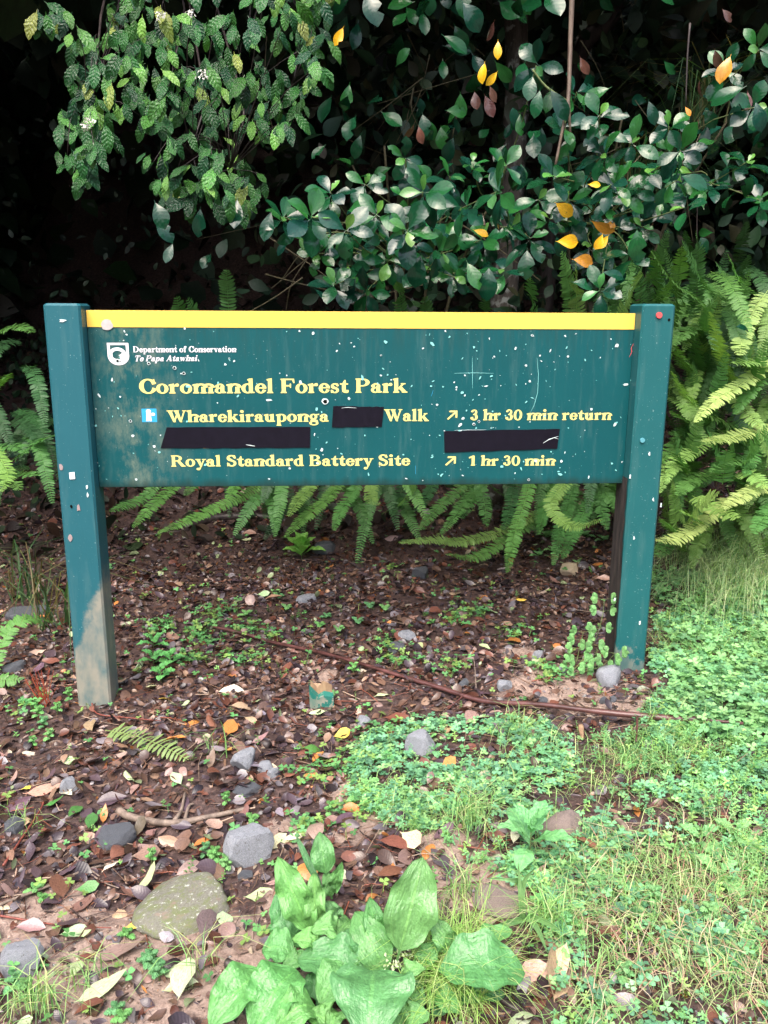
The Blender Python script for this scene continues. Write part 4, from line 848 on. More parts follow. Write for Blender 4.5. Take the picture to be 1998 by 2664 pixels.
vine = thing('hanging_stem', 'bare brown stem hanging down in front of the right shrub', 'stem', PY(1490, -60, .35)); branch(vine, [PY(1490, -60, .35), PY(1484, 100, .35), PY(1478, 260, .33), PY(1465, 330, .33), PY(1445, 430, .32)], .0085, M_STEM, 'stem', 6); branch(vine, [PY(1478, 260, .33), PY(1482, 320, .34), PY(1484, 370, .36)], .006, M_STEM, 'side_stem', 5); branch(vine, [PY(1472, 262, .33), PY(1420, 225, .33), PY(1385, 180, .33)], .005, M_GREENTWIG, 'side_stem', 5)
v2 = thing('hanging_stem', 'thin stem with small leaves hanging near the upper right corner', 'stem', PY(1790, 60, .5)); branch(v2, [PY(1795, 60, .5), PY(1788, 150, .5), PY(1784, 280, .5)], .004, M_DARKWOOD, 'stem', 5)
# sedge blades among the shrubs
BL = [T([(0, -.5, 0), (0, .5, 0), (.35, .42, .10*c_), (.35, -.42, .10*c_), (.7, .28, .02*c_), (.7, -.28, .02*c_), (1, 0, -.22*c_)], [(0, 3, 2, 1), (3, 5, 4, 2), (5, 6, 4)], [(0, -1, 0), (0, 1, 0), (.35, 1, 0), (.35, -1, 0), (.7, 1, 0), (.7, -1, 0), (1, 0, 0)]) for c_ in (1, 2.2, 3.4)]
def blades(name, centres, n, Ls, wd, tints, spread, up=.8, parent=None, jitter=.02, lean=(0, 0, 0), **pr):
    P = []; D = []; N = []; K = []; Cc = []
    for c_ in centres:
        for i in range(n):
            t = rnd.uniform(0, 6.283); d = nrm(np.array([math.cos(t)*spread, math.sin(t)*spread, up*rnd.uniform(.5, 1.3)])+np.array(lean)); L_ = rnd.uniform(*Ls)
            P.append(np.array(c_)+np.array([rnd.gauss(0, jitter), rnd.gauss(0, jitter), 0])); D.append(d); s = nrm(np.cross(d, [0, 0, 1.0])); N.append(np.cross(s, d)); K.append((L_, rnd.uniform(*wd), L_)); Cc.append(jit(rnd.choice(tints), .2))
    P = np.array(P); R = bases(np.array(D), np.array(N)+1e-4)*np.array(K)[:, None, :]
    if parent is not None: P = P-np.array(parent.location)
    return batch(name, BL, rg.integers(0, 3, len(P)), R, P, np.array(Cc), M_GRASS, parent, **pr)
DKG = [(.03, .07, .03), (.04, .09, .035), (.07, .10, .04)]
for lab, c_, n_ in [('dark sedge with thin arching blades beneath the right shrub', PY(1650, 500, 1.3), 70), ('thin arching sedge blades at the left edge behind the fern', PY(30, 1180, 1.0), 34), ('sedge blades beside the left post near the ground', PY(120, 1480, .6), 26), ('sedge tuft in the upper right behind the shrub', PY(1820, 330, 1.2), 60)]:
    c_ = np.array([c_[0], c_[1], c_[2]]); b0 = np.array([c_[0], c_[1], float(gh(c_[0], c_[1]))]) ; t_ = thing('sedge_tuft', lab, 'sedge', b0, 'sedge tufts')
    blades('blades', [c_ if c_[2] > .6 and n_ > 40 else b0+np.array([0, 0, .02])], n_, (.25, .55), (.004, .008), DKG+[(.14, .12, .06)], .8, .8, t_, .05)
    if c_[2] > .6 and n_ > 40: obj('sedge_stalk', tube(bez([np.zeros(3), (c_-b0)*.4+np.array([.12, .1, 0]), (c_-b0)*.8+np.array([.05, .06, 0]), c_-b0], 12), .004, 6).mesh('sedge_stalk', M_DARKWOOD), t_)
# dim leaves filling the wood behind
BIGL = [leaf_t(lance, 3, .2, .6, 0, 0, 1, s, .4) for s in range(3)]; DIML = [leaf_t(obov, 6, .2, .2+.25*s, 0, 0, 1, s, .27) for s in range(3)]
def leafcloud(name, n, f, size, tints, material=M_DARK, T_=None, **pr):
    P = np.array([f() for _ in range(n)]); D = rg.normal(size=(n, 3)); D[:, 2] -= .5; N = rg.normal(size=(n, 3))*.6+np.array([0, -.5, .8])
    K = rg.uniform(size[0], size[1], n); R = bases(D, N)*K[:, None, None]; T_ = T_ or BIGL
    ti = np.array([jit(rnd.choice(tints), .3) for _ in range(n)]); return batch(name, T_, rg.integers(0, len(T_), n), R, P, ti, material, **pr)
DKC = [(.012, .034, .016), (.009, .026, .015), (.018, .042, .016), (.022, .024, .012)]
def fill_r():
    while True:
        px, py = rnd.uniform(560, 2150), rnd.uniform(-60, 830); y = rnd.uniform(1.3, 3.2)
        if px < 900 and rnd.random() < .7: continue
        p = PY(px, py, y)
        if p[2] > gh(p[0], p[1]): return p
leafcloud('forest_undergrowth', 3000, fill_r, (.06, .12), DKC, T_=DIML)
def fill_l():
    while True:
        px, py = rnd.uniform(-150, 750), rnd.uniform(300, 1150); p = PY(px, py, rnd.uniform(1.8, 3.6))
        if p[2] > gh(p[0], p[1]): return p
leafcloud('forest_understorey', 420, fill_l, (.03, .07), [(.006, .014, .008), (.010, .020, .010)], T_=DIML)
litsticks = []
for i in range(70):
    px, py = rnd.uniform(650, 2000), rnd.uniform(0, 760); y = rnd.uniform(1.0, 2.4); a = rnd.uniform(-1.5, 1.5); L_ = rnd.uniform(100, 380)
    litsticks.append((tube(bez([PY(px, py, y), PY(px+math.sin(a)*L_*.5+rnd.uniform(-20, 20), py+math.cos(a)*L_*.5, y), PY(px+math.sin(a)*L_, py+math.cos(a)*L_, y+.1)], 5), rnd.uniform(.002, .004), 4, False), np.eye(3), np.zeros(3), (1, 1, 1)))
mass('thicket_stems', litsticks, M_TWIG)
def bankf():
    while True:
        x = rnd.uniform(-3.6, 2.6); y = rnd.uniform(1.5, 5.2)
        return (x, y, float(gh(x, y))+rnd.uniform(0, .03))
leafcloud('bank_shade_litter', 9000, bankf, (.05, .11), [(.030, .018, .014), (.020, .014, .012), (.045, .028, .02), (.012, .022, .01)], T_=DIML)  # shade put into the tints: dark leaves blacken the bank
def lowherb():
    x = rnd.uniform(-3.2, 1.6); y = rnd.uniform(1.9, 4.2); return (x, y, float(gh(x, y))+rnd.uniform(.03, .45)*rnd.random())
leafcloud('bank_herbs', 2600, lowherb, (.04, .10), DKC, T_=DIML)
# leaf screens added to darken the wood: overhead, at the sides, behind the camera
def canopy():
    while True:
        x = rnd.uniform(-6, 6); y = rnd.uniform(.35, 8); z = 2.35+max(0, 1.1-y)*.5+rnd.uniform(0, .9)+.12*y
        if y < 1.0 and z > 3.6: continue
        return (x, y, z)
leafcloud('canopy_screen', 22000, canopy, (.14, .32), DKC)  # out of view, added to keep sky light off the wood
def side():
    s = rnd.random()
    if s < .3: return (-2.6-rnd.uniform(0, 1.5), rnd.uniform(.3, 7), rnd.uniform(-.1, 4))
    if s < .6: return (2.9+rnd.uniform(0, 1.5), rnd.uniform(.9, 7), rnd.uniform(0, 4))
    return (rnd.uniform(-6, 6), rnd.uniform(4.5, 7.5), rnd.uniform(.5, 5))
leafcloud('thicket_screen', 12000, side, (.16, .36), DKC)  # side and back leaves added to close off the sky
def across():
    a = rnd.uniform(-1.9, 1.9); r = rnd.uniform(13, 17); x = math.sin(a)*r; return (x, -2-math.cos(a)*r, rnd.uniform(0, 3.2+1.8*abs(a)+.8*math.sin(x*1.3)))
leafcloud('rear_leaf_screen', 3600, across, (.7, 1.4), DKC)  # unseen leaves added to cut the low sky light

# ---------------------------------------------------------------- things on the ground
def rock(label, px, py, wpx, hpx, material, flat=.6, sink=.25, seed=0, soft=False, grp='stones lying on the forest floor', rot=None):
    """angular stone: a subdivided box pushed about by a few cutting planes"""
    p = G(px, py+hpx*.25); dist = np.linalg.norm(p-CAM); W = wpx*dist/FPX*.80; D = W*(1.15 if px == 658 else rnd.uniform(.7, 1.0)); H = min(max(hpx*dist/FPX*flat, .012), W*.9)
    r = random.Random(seed*7+3); import bmesh
    bm = bmesh.new(); bmesh.ops.create_icosphere(bm, subdivisions=4, radius=.5)
    pls = [(nrm([r.gauss(0, 1), r.gauss(0, 1), r.gauss(0, .8)]), r.uniform(.27, .42)) for _ in range(11)]+[(np.array([0, 0, 1.0]), .33)]
    for v in bm.verts:
        c_ = np.array(v.co)
        for n_, d in pls:
            k = c_@n_-d
            if k > 0: c_ = c_-n_*k*(.6 if soft else .93)
        k2 = float(vnoise(c_[0]*9+seed, c_[1]*9+c_[2]*7, 5)-.5)*.07+float(vnoise(c_[0]*24+c_[2]*11, c_[1]*24+seed, 6)-.5)*.045
        v.co = c_*(1+k2)*1.45
    me = bpy.data.meshes.new('stone'); bm.to_mesh(me); bm.free(); me.materials.append(material)
    me.polygons.foreach_set('use_smooth', np.full(len(me.polygons), soft)); a = rot if rot is not None else r.uniform(0, 3)
    o = obj('stone', me, label=label, category='stone', group=grp); o.rotation_euler = (r.uniform(-.15, .15), r.uniform(-.15, .15), a*.3); o.scale = (W, D, H*1.3)
    o.location = (float(p[0]), float(p[1]), float(p[2])+H*(.5-sink)); return o
ROCKS = [('large grey angular stone with a cracked flat top left of the plantain', 652, 2195, 112, 125, M_ROCK, .8, .28), ('broad mossy stone with white lichen sunk into the soil', 478, 2330, 225, 120, M_ROCKM, .42, .52), ('dark slate coloured stone in front of the pale fallen branch', 300, 2172, 95, 50, M_ROCKD, .7, .3),
         ('pale grey block lying against the foot of the right post', 1584, 1766, 72, 42, M_ROCK, .9, .15), ('small blue grey stone midway between the stick and the right post', 1312, 1784, 36, 34, M_ROCK, .9, .2), ('grey stone with green sprouts among the clover below the stick', 1097, 1935, 78, 80, M_ROCK, .8, .3),
         ('pale rough stone above the mossy stone, beside an orange leaf', 637, 1982, 62, 48, M_ROCK, .9, .2), ('squarish stone just right of the pale rough stone', 692, 1998, 38, 36, M_ROCK, .8, .3), ('small grey stone lowest of the trio near the pale rough stone', 714, 2012, 34, 40, M_ROCK, .7, .3), ('light grey stone at the left edge above the grass tuft', 62, 2500, 80, 62, M_ROCK, .9, .2),
         ('whitish round stone in the leaf litter at the left', 187, 2048, 46, 34, M_ROCK, .9, .2), ('brown stone behind the broad leaved seedling', 1460, 2155, 105, 66, M_ROCKB, .8, .25), ('flat brown stone right of the plantain', 1295, 2335, 112, 44, M_ROCKB, .6, .35), ('black stone under the tips of the fern', 1094, 1492, 50, 34, M_ROCKD, .8, .2),
         ('smooth grey stone left of the clover patch above the stick', 1058, 1652, 56, 28, M_ROCK, .8, .3), ('small square stone beside the green stub', 944, 1878, 36, 26, M_ROCK, .8, .25), ('small pale stone at the edge of the bare earth', 1400, 1708, 32, 28, M_ROCK, .8, .3), ('pale pebble left of the block at the right post', 1464, 1744, 28, 20, M_ROCK, .8, .3),
         ('dark round stone in the shade left of the left post', 80, 1592, 100, 44, M_ROCKD, .6, .4), ('black flat stone under the lone fern frond', 40, 1735, 60, 36, M_ROCKD, .6, .3), ('cream coloured lump below the fern at the right post', 1482, 1482, 60, 28, plain('pale_stone', (.5, .4, .28), .8, .3, 40, .3), .9, .2), ('dark stone at the far left edge of the litter', 35, 2150, 50, 40, M_ROCKD, .7, .3),
         ('dark triangular stone below the smooth grey stone', 1030, 1685, 44, 34, M_ROCKD, .7, .3), ('dark stone behind the bright rosette seedling', 845, 1420, 70, 36, M_ROCKD, .6, .3), ('grey stone half hidden by the grass right of the right post', 1835, 1485, 60, 28, M_ROCKB, .8, .3), ('thin slate pointing up beside the stick end', 1205, 1778, 30, 26, M_ROCKD, .9, .3), ('flat dark stone near the small stone trio', 640, 2050, 70, 36, M_ROCKD, .5, .4), ('grey stone in the shade behind the seedling patch', 800, 1556, 56, 22, M_ROCK, .6, .3), ('little dark stone on the bare earth', 1410, 1828, 26, 22, M_ROCKD, .9, .2), ('small dark pebble below the pale block', 1595, 1820, 22, 16, M_ROCKD, .9, .2), ('round dark pebble right of the mossy stone', 640, 2280, 34, 22, M_ROCKD, .8, .2), ('second small dark pebble below the pale block, further left', 1570, 1826, 20, 16, M_ROCKD, .9, .2)]
for i, a_ in enumerate(ROCKS): rock(*a_, seed=i, soft=(i == 1 or i % 4 == 3))
def gpts(lst, h=.006): return [G(x, y)+np.array([0, 0, h+(.018 if x > 1380 and h > .012 else 0)]) for x, y in lst]
def stick(label, lst, r_, material, forks=(), h=.008, cat='stick', name='fallen_stick', grp='fallen sticks and twigs'):
    P = gpts(lst, h); t_ = thing(name, label, cat, P[0], grp); branch(t_, P, r_, material, 'stem', 7, len(P)*4)
    for f_, rr_ in forks: branch(t_, gpts(f_, h), rr_, material, 'side_twig', 5)
    return t_
stick('long wet reddish brown stick lying across the ground beneath the sign', [(555, 1642), (640, 1660), (700, 1680), (850, 1713), (1010, 1760), (1150, 1803), (1260, 1836), (1410, 1862), (1600, 1885), (1750, 1898), (1840, 1903), (1930, 1914)], [.003, .0048]+[.0062]*18+[.0075]*14+[.009]*10+[.004]*5, M_STICK, [([(1205, 1822), (1180, 1845), (1160, 1855)], .003), ([(1655, 1892), (1655, 1930), (1652, 1960)], .004), ([(720, 1700), (660, 1740), (610, 1760)], .003), ([(865, 1725), (830, 1760), (800, 1775)], .003)], .014)
stick('pale forked dead branch above the dark slate stone', [(310, 2120), (345, 2140), (440, 2152), (540, 2136), (640, 2115)], .010, M_DEADWOOD, [([(455, 2145), (472, 2118), (482, 2075)], .006), ([(480, 2150), (492, 2110), (505, 2100)], .005)], .01)
stick('long thin grey twig slanting up to the mossy stone', [(0, 2365), (140, 2310), (220, 2275), (310, 2252), (400, 2218), (440, 2205)], .0032, M_DEADWOOD, [([(220, 2272), (270, 2305), (310, 2322)], .0022), ([(186, 2230), (215, 2258), (260, 2290)], .003)])
stick('black rotten stick end in the lower left litter', [(190, 2238), (225, 2215), (262, 2195)], .007, M_DARKWOOD)
stick('thin red twig crossing the mud at the left edge', [(-10, 2390), (100, 2408), (180, 2420), (290, 2424)], .0022, M_REDTWIG)
stick('red brown twig slanting down through the litter at the left', [(10, 2260), (60, 2190), (110, 2110), (118, 2070)], .003, M_REDTWIG)
stick('red twig running right from the foot of the left post', [(215, 1830), (236, 1822), (252, 1862), (330, 1875), (420, 1883)], .0028, M_REDTWIG)
stick('dark curved root behind the left post under the fern', [(280, 1395), (330, 1400), (420, 1392), (520, 1380)], .008, M_DARKWOOD)
stick('thick dark log lying in the shade behind the sign', [(480, 1380), (560, 1352), (680, 1348), (760, 1362)], .028, M_DARKWOOD)
stick('thin black twig in the litter near the green stub', [(530, 1890), (600, 1870), (640, 1872), (700, 1862)], .0035, M_DARKWOOD)
stick('pale twig standing from the stick towards the sign', [(1238, 1815), (1234, 1760), (1228, 1712)], .002, M_DEADWOOD, (), .03)
stick('brown bark strip running down to the yellow leaf', [(1205, 1505), (1260, 1535), (1320, 1560)], .006, M_DARKWOOD)
stick('short dark stick in the lower right leaf pile', [(1290, 2600), (1330, 2630), (1370, 2650)], .006, M_DARKWOOD)
stick('pale brown finger of dead wood at the clover edge', [(1510, 1898), (1515, 1930)], .009, M_CHIP); stick('mottled dead leaf stalk beside the brown stone', [(1600, 2135), (1640, 2180)], .010, M_DEADWOOD)
stick('black beetle shaped stick fragment on the mud', [(590, 2520), (625, 2526)], .009, M_DARKWOOD)
stick('dark chunk of bark above the yellow leaf', [(700, 1948), (640, 1925), (630, 1945)], .012, M_DARKWOOD)
TW = []
for i in range(760):
    px, py = rnd.uniform(-20, 1900), rnd.triangular(1400, 2664, 1800); 
    p = G(px, py); a = rnd.uniform(0, 6.28); L_ = rnd.uniform(.03, .16); q = p[:2]+np.array([math.cos(a), math.sin(a)])*L_; mdl = (p[:2]+q)/2+np.array([rnd.gauss(0, .01), rnd.gauss(0, .01)])
    if abs(q[1]) < .08 and (abs(q[0]+.825) < .09 or abs(q[0]-.8225) < .09): continue
    TW.append((tube([[c_[0], c_[1], float(gh(c_[0], c_[1]))+rnd.uniform(.002, .012)] for c_ in (p[:2], mdl, q)], rnd.choice([.0008, .001, .0014, .002]), 4, False), np.eye(3), np.zeros(3), rnd.choice([(.10, .05, .035), (.16, .10, .07), (.04, .025, .022), (.20, .07, .045), (.3, .22, .16)])))
mass('twig_litter', TW, M_LITTER_T)
# green painted stub of a peg, split at the top
stb = G(838, 1835); st = thing('peg_stub', 'split stub of a green painted peg in the litter below the sign', 'peg', stb)
obj('stub', T([(-.036, -.012, -.03), (.036, -.012, -.03), (.036, .012, -.03), (-.036, .012, -.03), (-.037, -.012, .055), (-.010, -.012, .028), (.006, -.012, .036), (.034, -.012, .030), (.034, .012, .034), (.006, .012, .040), (-.010, .012, .03), (-.037, .012, .06)], [(0, 1, 7, 6, 5, 4), (3, 11, 10, 9, 8, 2), (1, 2, 8, 7), (0, 4, 11, 3), (4, 5, 10, 11), (5, 6, 9, 10), (6, 7, 8, 9)]).mesh('stub', painted('stub_paint', (.02, .17, .13), (.015, .12, .10), .5, foot=(.02, 0, .9)), False), st)
obj('split_wood', T([(-.034, .012, 0), (.030, .012, 0), (.033, .03, 0), (-.03, .03, 0), (-.034, .014, .075), (-.012, .014, .05), (.004, .014, .072), (.030, .014, .058), (.028, .028, .05), (-.03, .028, .06)], [(0, 1, 7, 6, 5, 4), (1, 2, 8, 7), (2, 3, 9, 8), (3, 0, 4, 9), (4, 5, 6, 7, 8, 9)]).mesh('split_wood', M_CHIP, False), st)

# fallen leaves: about three hundred as objects, the rest as one litter
FLT = [leaf_t(f_, 6, rnd.uniform(-.3, .5), rnd.uniform(-.9, 1.2), .02, .02, 2, s, w_, .08, rnd.uniform(-.9, .9)) for s, (f_, w_) in enumerate([(ell(.7), .24), (ell(.8), .21), (obov, .28), (obov, .24), (lance, .17), (lance, .20), (round_, .36), (ell(.6), .28)])]
me_fl = [t.mesh('fallen_leaf', M_LITTER) for t in FLT]
LC = {'tan': (.36, .235, .165), 'brown': (.20, .12, .09), 'reddish brown': (.19, .078, .055), 'dark purple brown': (.09, .062, .075), 'pinkish tan': (.31, .20, .175), 'yellow': (.62, .50, .08), 'pale green': (.38, .47, .26), 'green': (.07, .20, .05), 'orange': (.48, .20, .06), 'greyish': (.24, .21, .23), 'cream': (.62, .52, .38)}
LM = [('left post', 245, 1830), ('right post', 1635, 1720), ('green stub', 838, 1800), ('big stone', 658, 2190), ('mossy stone', 475, 2330), ('big plantain', 950, 2480), ('clover patch', 1300, 2000), ('long stick', 1010, 1760), ('rosette seedling', 785, 1440), ('fern tips', 1240, 1430), ('left edge', 30, 1950), ('corner tuft', 60, 2600), ('leafy seedling', 420, 1720), ('right edge', 1960, 2200), ('brown stone', 1460, 2155), ('slate stone', 300, 2170), ('fern frond', 60, 1640), ('stone trio', 690, 2005)]
used = {}
def fallen(px, py, s, cn, a=None, tilt=None, h=.006, mi=None, extra=''):
    p = G(px, py); a = rnd.uniform(0, 6.28) if a is None else a
    k = min(LM, key=lambda q: (q[1]-px)**2+((q[2]-py)*1.3)**2); dx, dy = px-k[1], py-k[2]; dd = math.hypot(dx, dy)
    rel = ('left of' if dx < 0 else 'right of') if abs(dx) > abs(dy)*1.4 else ('in front of' if dy > 0 else 'behind')
    if abs(dx) <= abs(dy)*1.4 and abs(dx) > 25: rel = ('front ' if dy > 0 else 'rear ') + ('left of' if dx < 0 else 'right of')
    near = 'just ' if dd < 70 else ''; mi = rnd.randrange(8) if mi is None else mi
    shp = ['', 'broad ', '', 'rounded ', 'narrow ', 'narrow ', 'round ', 'broad '][mi]; sz = 'small ' if s < .038 else ('large ' if s > .062 else '')
    cw = {'dark purple brown': 'purplish', 'reddish brown': 'reddish', 'pinkish tan': 'pinkish'}.get(cn, cn); lab = f'{extra}{sz}{shp}{cw} fallen leaf {near}{rel} the {k[0]}'
    d = np.array([math.cos(a), math.sin(a), rnd.gauss(0, .12)]); nn = np.array([rnd.gauss(0, .28), rnd.gauss(-.1, .28), 1.0])
    if rnd.random() < .2: nn[2] = -1
    o = obj('fallen_leaf', me_fl[mi], None, jit(LC[cn], .2), p+np.array([0, 0, h+rnd.uniform(0, .006)]), basis(d, nn)*s, label=lab, category='fallen leaf', group='fallen leaves on the ground')
    return o
NOTE = [(570, 1810, .085, 'cream', 0.1, 0), (600, 1850, .07, 'tan', .2, 1), (412, 1828, .042, 'yellow', .5, 6), (1212, 1895, .08, 'pinkish tan', 1.0, 0), (1335, 1565, .055, 'yellow', -.5, 3), (595, 1472, .05, 'yellow', 1.7, 3), (1535, 1480, .06, 'orange', .2, 2), (1550, 1515, .065, 'pinkish tan', -.2, 0), (590, 1925, .07, 'orange', 1.4, 2), (560, 1905, .06, 'reddish brown', 2.0, 0), (630, 1395, .07, 'tan', .1, 0), (350, 2340, .075, 'pale green', .8, 1),
        (467, 2620, .085, 'pale green', 1.5, 0), (205, 2620, .09, 'pale green', .6, 4), (470, 2560, .06, 'pale green', 2.0, 6), (190, 2560, .045, 'pale green', 1.5, 0), (1275, 1700, .05, 'pale green', 2.2, 3), (1100, 1695, .045, 'pale green', 1.9, 3), (180, 2135, .05, 'green', 1.2, 0), (232, 2170, .05, 'green', 1.6, 2), (155, 1990, .05, 'pale green', .1, 2), (60, 2065, .055, 'yellow', .5, 4), (120, 2110, .05, 'green', .4, 4), (70, 2080, .11, 'tan', .5, 4), (240, 1915, .07, 'tan', 1.9, 0), (480, 1895, .08, 'orange', .3, 1), (355, 1893, .07, 'reddish brown', 0, 4),
        (700, 2025, .05, 'cream', 1.4, 2), (905, 2190, .07, 'pinkish tan', 1.2, 0), (830, 2205, .09, 'pinkish tan', 1.8, 1), (980, 2300, .075, 'reddish brown', .4, 1), (1045, 2185, .07, 'cream', -1.0, 2), (985, 2205, .08, 'reddish brown', -.3, 1), (1160, 1920, .055, 'tan', 1.3, 0), (1555, 2230, .06, 'reddish brown', 2.4, 0), (1540, 2255, .07, 'reddish brown', -.2, 1), (1380, 2600, .12, 'cream', .6, 1), (1440, 2620, .12, 'tan', 1.2, 0), (1480, 2570, .09, 'pinkish tan', 1.7, 1), (1330, 2570, .07, 'tan', .2, 2), (1560, 2420, .07, 'reddish brown', 2.6, 1), (1450, 2490, .09, 'brown', 2.2, 1), (1270, 2160, .07, 'greyish', 0, 1), (1255, 2185, .05, 'reddish brown', 0, 2), (1985, 2480, .06, 'brown', 1.1, 1), (1150, 2010, .05, 'orange', .7, 2), (1335, 2205, .04, 'cream', 1.2, 0),
        (270, 1790, .09, 'tan', .1, 4), (350, 1740, .05, 'pinkish tan', 1, 1), (690, 1570, .07, 'tan', .4, 0), (670, 1555, .05, 'pale green', .1, 2), (628, 1412, .05, 'pale green', 0, 2), (1000, 1410, .07, 'pinkish tan', .2, 0), (1070, 1540, .06, 'reddish brown', -.5, 0), (1230, 1620, .06, 'reddish brown', 0, 1), (1410, 1500, .08, 'brown', 0, 1), (1000, 1880, .07, 'reddish brown', 0, 2), (930, 1870, .05, 'cream', 1.4, 4), (870, 1930, .05, 'yellow', .5, 2), (790, 1960, .06, 'green', .1, 1), (165, 2350, .075, 'reddish brown', 2, 2), (290, 2250, .08, 'reddish brown', 1.3, 1), (270, 2280, .06, 'cream', 1, 4), (330, 2430, .06, 'yellow', .3, 4), (200, 2335, .045, 'green', .2, 2), (640, 2350, .06, 'pale green', .2, 2), (590, 2430, .055, 'pale green', 1.8, 2), (250, 2510, .1, 'pinkish tan', .2, 4), (530, 2460, .08, 'dark purple brown', 1.5, 2), (45, 2430, .055, 'pinkish tan', 0, 0)]
for q in NOTE: fallen(q[0], q[1], q[2], q[3], q[4], mi=q[5], h=.010)
taken = [(q[0], q[1]) for q in NOTE]; tries = 0; cnt = len(NOTE)
cols = ['tan', 'brown', 'brown', 'reddish brown', 'reddish brown', 'dark purple brown', 'dark purple brown', 'pinkish tan', 'greyish', 'pale green', 'orange', 'brown', 'tan', 'dark purple brown', 'pinkish tan', 'cream']
CLOV = [(905, 1990), (930, 1930), (1010, 1900), (1130, 1875), (1300, 1880), (1480, 1905), (1640, 1915), (1720, 1790), (1690, 1740), (1700, 1600), (1850, 1560), (2050, 1520), (2050, 2720), (1420, 2720), (1430, 2480), (1400, 2330), (1250, 2270), (1150, 2190), (1000, 2150), (900, 2080)]
while cnt < 296 and tries < 6000:
    tries += 1; px = rnd.uniform(-10, 1500); py = rnd.triangular(1390, 2664, 2100)
    if inpoly(np.array([px]), np.array([py]), CLOV)[0] and rnd.random() < .85: continue
    if px > 620 and py > 2350: continue
    sp = 20+24*(py-1390)/1274
    if any((px-a)**2+(py-b_)**2 < sp*sp for a, b_ in taken): continue
    taken.append((px, py)); fallen(px, py, rnd.choice([.036, .042, .048, .055, .062, .07])*rnd.uniform(.85, 1.05), rnd.choice(cols)); cnt += 1
SIM = [leaf_t(f_, 5, .3, c_, .02, 0, 1, s, w_, 0, .4) for s, (f_, w_, c_) in enumerate([(ell(.7), .26, .8), (obov, .28, -.7), (lance, .2, .9), (round_, .38, .3), (lance, .1, .1), (ell(.9), .22, -1.1)])]
VIEW = [(-.75, -1.72), (.62, -1.72), (1.95, .9), (2.3, 2.4), (-2.3, 2.4), (-1.95, .9)]
def scatter(n, dens):
    """random places on the ground in view kept with probability dens(x, y)"""
    out = []
    while len(out) < n:
        m_ = n*4; x = rg.uniform(-2.3, 2.2, m_); y = rg.uniform(-1.75, 2.4, m_); k = (rg.uniform(0, 1, m_) < dens(x, y)) & inpoly(x, y, VIEW); out += list(zip(x[k], y[k]))
    P = np.array(out[:n]); return np.c_[P, gh(P[:, 0], P[:, 1])]
clov_w = [tuple(G(*q)[:2]) for q in CLOV]
def d_lit(x, y):
    k = np.where(inpoly(x, y, clov_w), .5, 1.0); c_ = np.zeros_like(x)
    for p, r in clay_w: c_ = np.maximum(c_, np.exp(-((x-p[0])**2+(y-p[1])**2)/(2*(r*.7)**2)))
    near = np.clip(1.1-.25*(y+1.7)/2, .5, 1); return k*(1-.75*c_)*near*(.45+.75*vnoise(x*5, y*5, 9))
P = scatter(40000, d_lit); n_ = len(P); A = rg.uniform(0, 6.283, n_)
D = np.c_[np.cos(A), np.sin(A), rg.normal(0, .28, n_)]; N = np.c_[rg.normal(0, .5, n_), rg.normal(-.1, .5, n_), np.ones(n_)]
K = rg.choice([.014, .02, .027, .036, .046], n_, p=[.25, .25, .25, .17, .08])*rg.uniform(.8, 1.2, n_); P[:, 2] += rg.uniform(0, .008, n_)
names = [LC[c_] for c_ in ['brown', 'reddish brown', 'dark purple brown', 'tan', 'pinkish tan', 'greyish', 'orange', 'pale green', 'cream']]
ix = rg.choice(9, n_, p=[.30, .15, .31, .05, .06, .095, .01, .015, .01]); ti = np.array(names)[ix]*rg.uniform(.18, .85, (n_, 1))
keep = ~((np.abs(P[:, 1]) < .06) & ((np.abs(P[:, 0]+.825) < .06) | (np.abs(P[:, 0]-.8225) < .06)))
batch('leaf_litter', SIM, rg.integers(0, 6, n_)[keep], (bases(D, N)*K[:, None, None])[keep], P[keep], ti[keep], M_LITTER_T)
# fine needles and crumbs
P = scatter(17000, lambda x, y: np.where(inpoly(x, y, clov_w), .15, 1.0)*(vnoise(x*4, y*4, 31) > .4)); n_ = len(P); A = rg.uniform(0, 6.283, n_)
D = np.c_[np.cos(A), np.sin(A), rg.normal(0, .2, n_)]; N = np.c_[rg.normal(0, .2, (n_, 2)), np.ones(n_)]; P[:, 2] += rg.uniform(0.001, .006, n_)
R = bases(D, N)*np.stack([rg.uniform(.008, .03, n_), rg.uniform(.0008, .0016, n_), rg.uniform(.008, .03, n_)], 1)[:, None, :]
ti = np.array([(.22, .08, .045), (.13, .055, .04), (.05, .03, .03), (.3, .17, .1)])[rg.integers(0, 4, n_)]
batch('needle_litter', BL, rg.integers(0, 1, n_), R, P, ti, M_LITTER_T)
peb = []
ICO = T([(.5, 0, -.2), (-.2, .5, -.1), (-.45, -.3, -.2), (.2, -.5, 0), (.05, .05, .4), (0, 0, -.4)], [(0, 1, 4), (1, 2, 4), (2, 3, 4), (3, 0, 4), (1, 0, 5), (2, 1, 5), (3, 2, 5), (0, 3, 5)])
def d_clay(x, y):
    c_ = np.zeros_like(x)
    for p, r in clay_w: c_ = np.maximum(c_, np.exp(-((x-p[0])**2+(y-p[1])**2)/(2*(r*.8)**2)))
    return c_+.06
P = scatter(3200, d_clay); n_ = len(P); R = bases(rg.normal(size=(n_, 3)), rg.normal(size=(n_, 3)))*(rg.choice([.004, .006, .009, .015], n_, p=[.4, .3, .2, .1])[:, None, None])
batch('soil_crumbs', [ICO], np.zeros(n_, int), R, P, np.array([(.24, .17, .13), (.3, .22, .18), (.15, .10, .08), (.2, .2, .2)])[rg.integers(0, 4, n_)]*rg.uniform(.7, 1.1, (n_, 1)), M_LITTER_T)

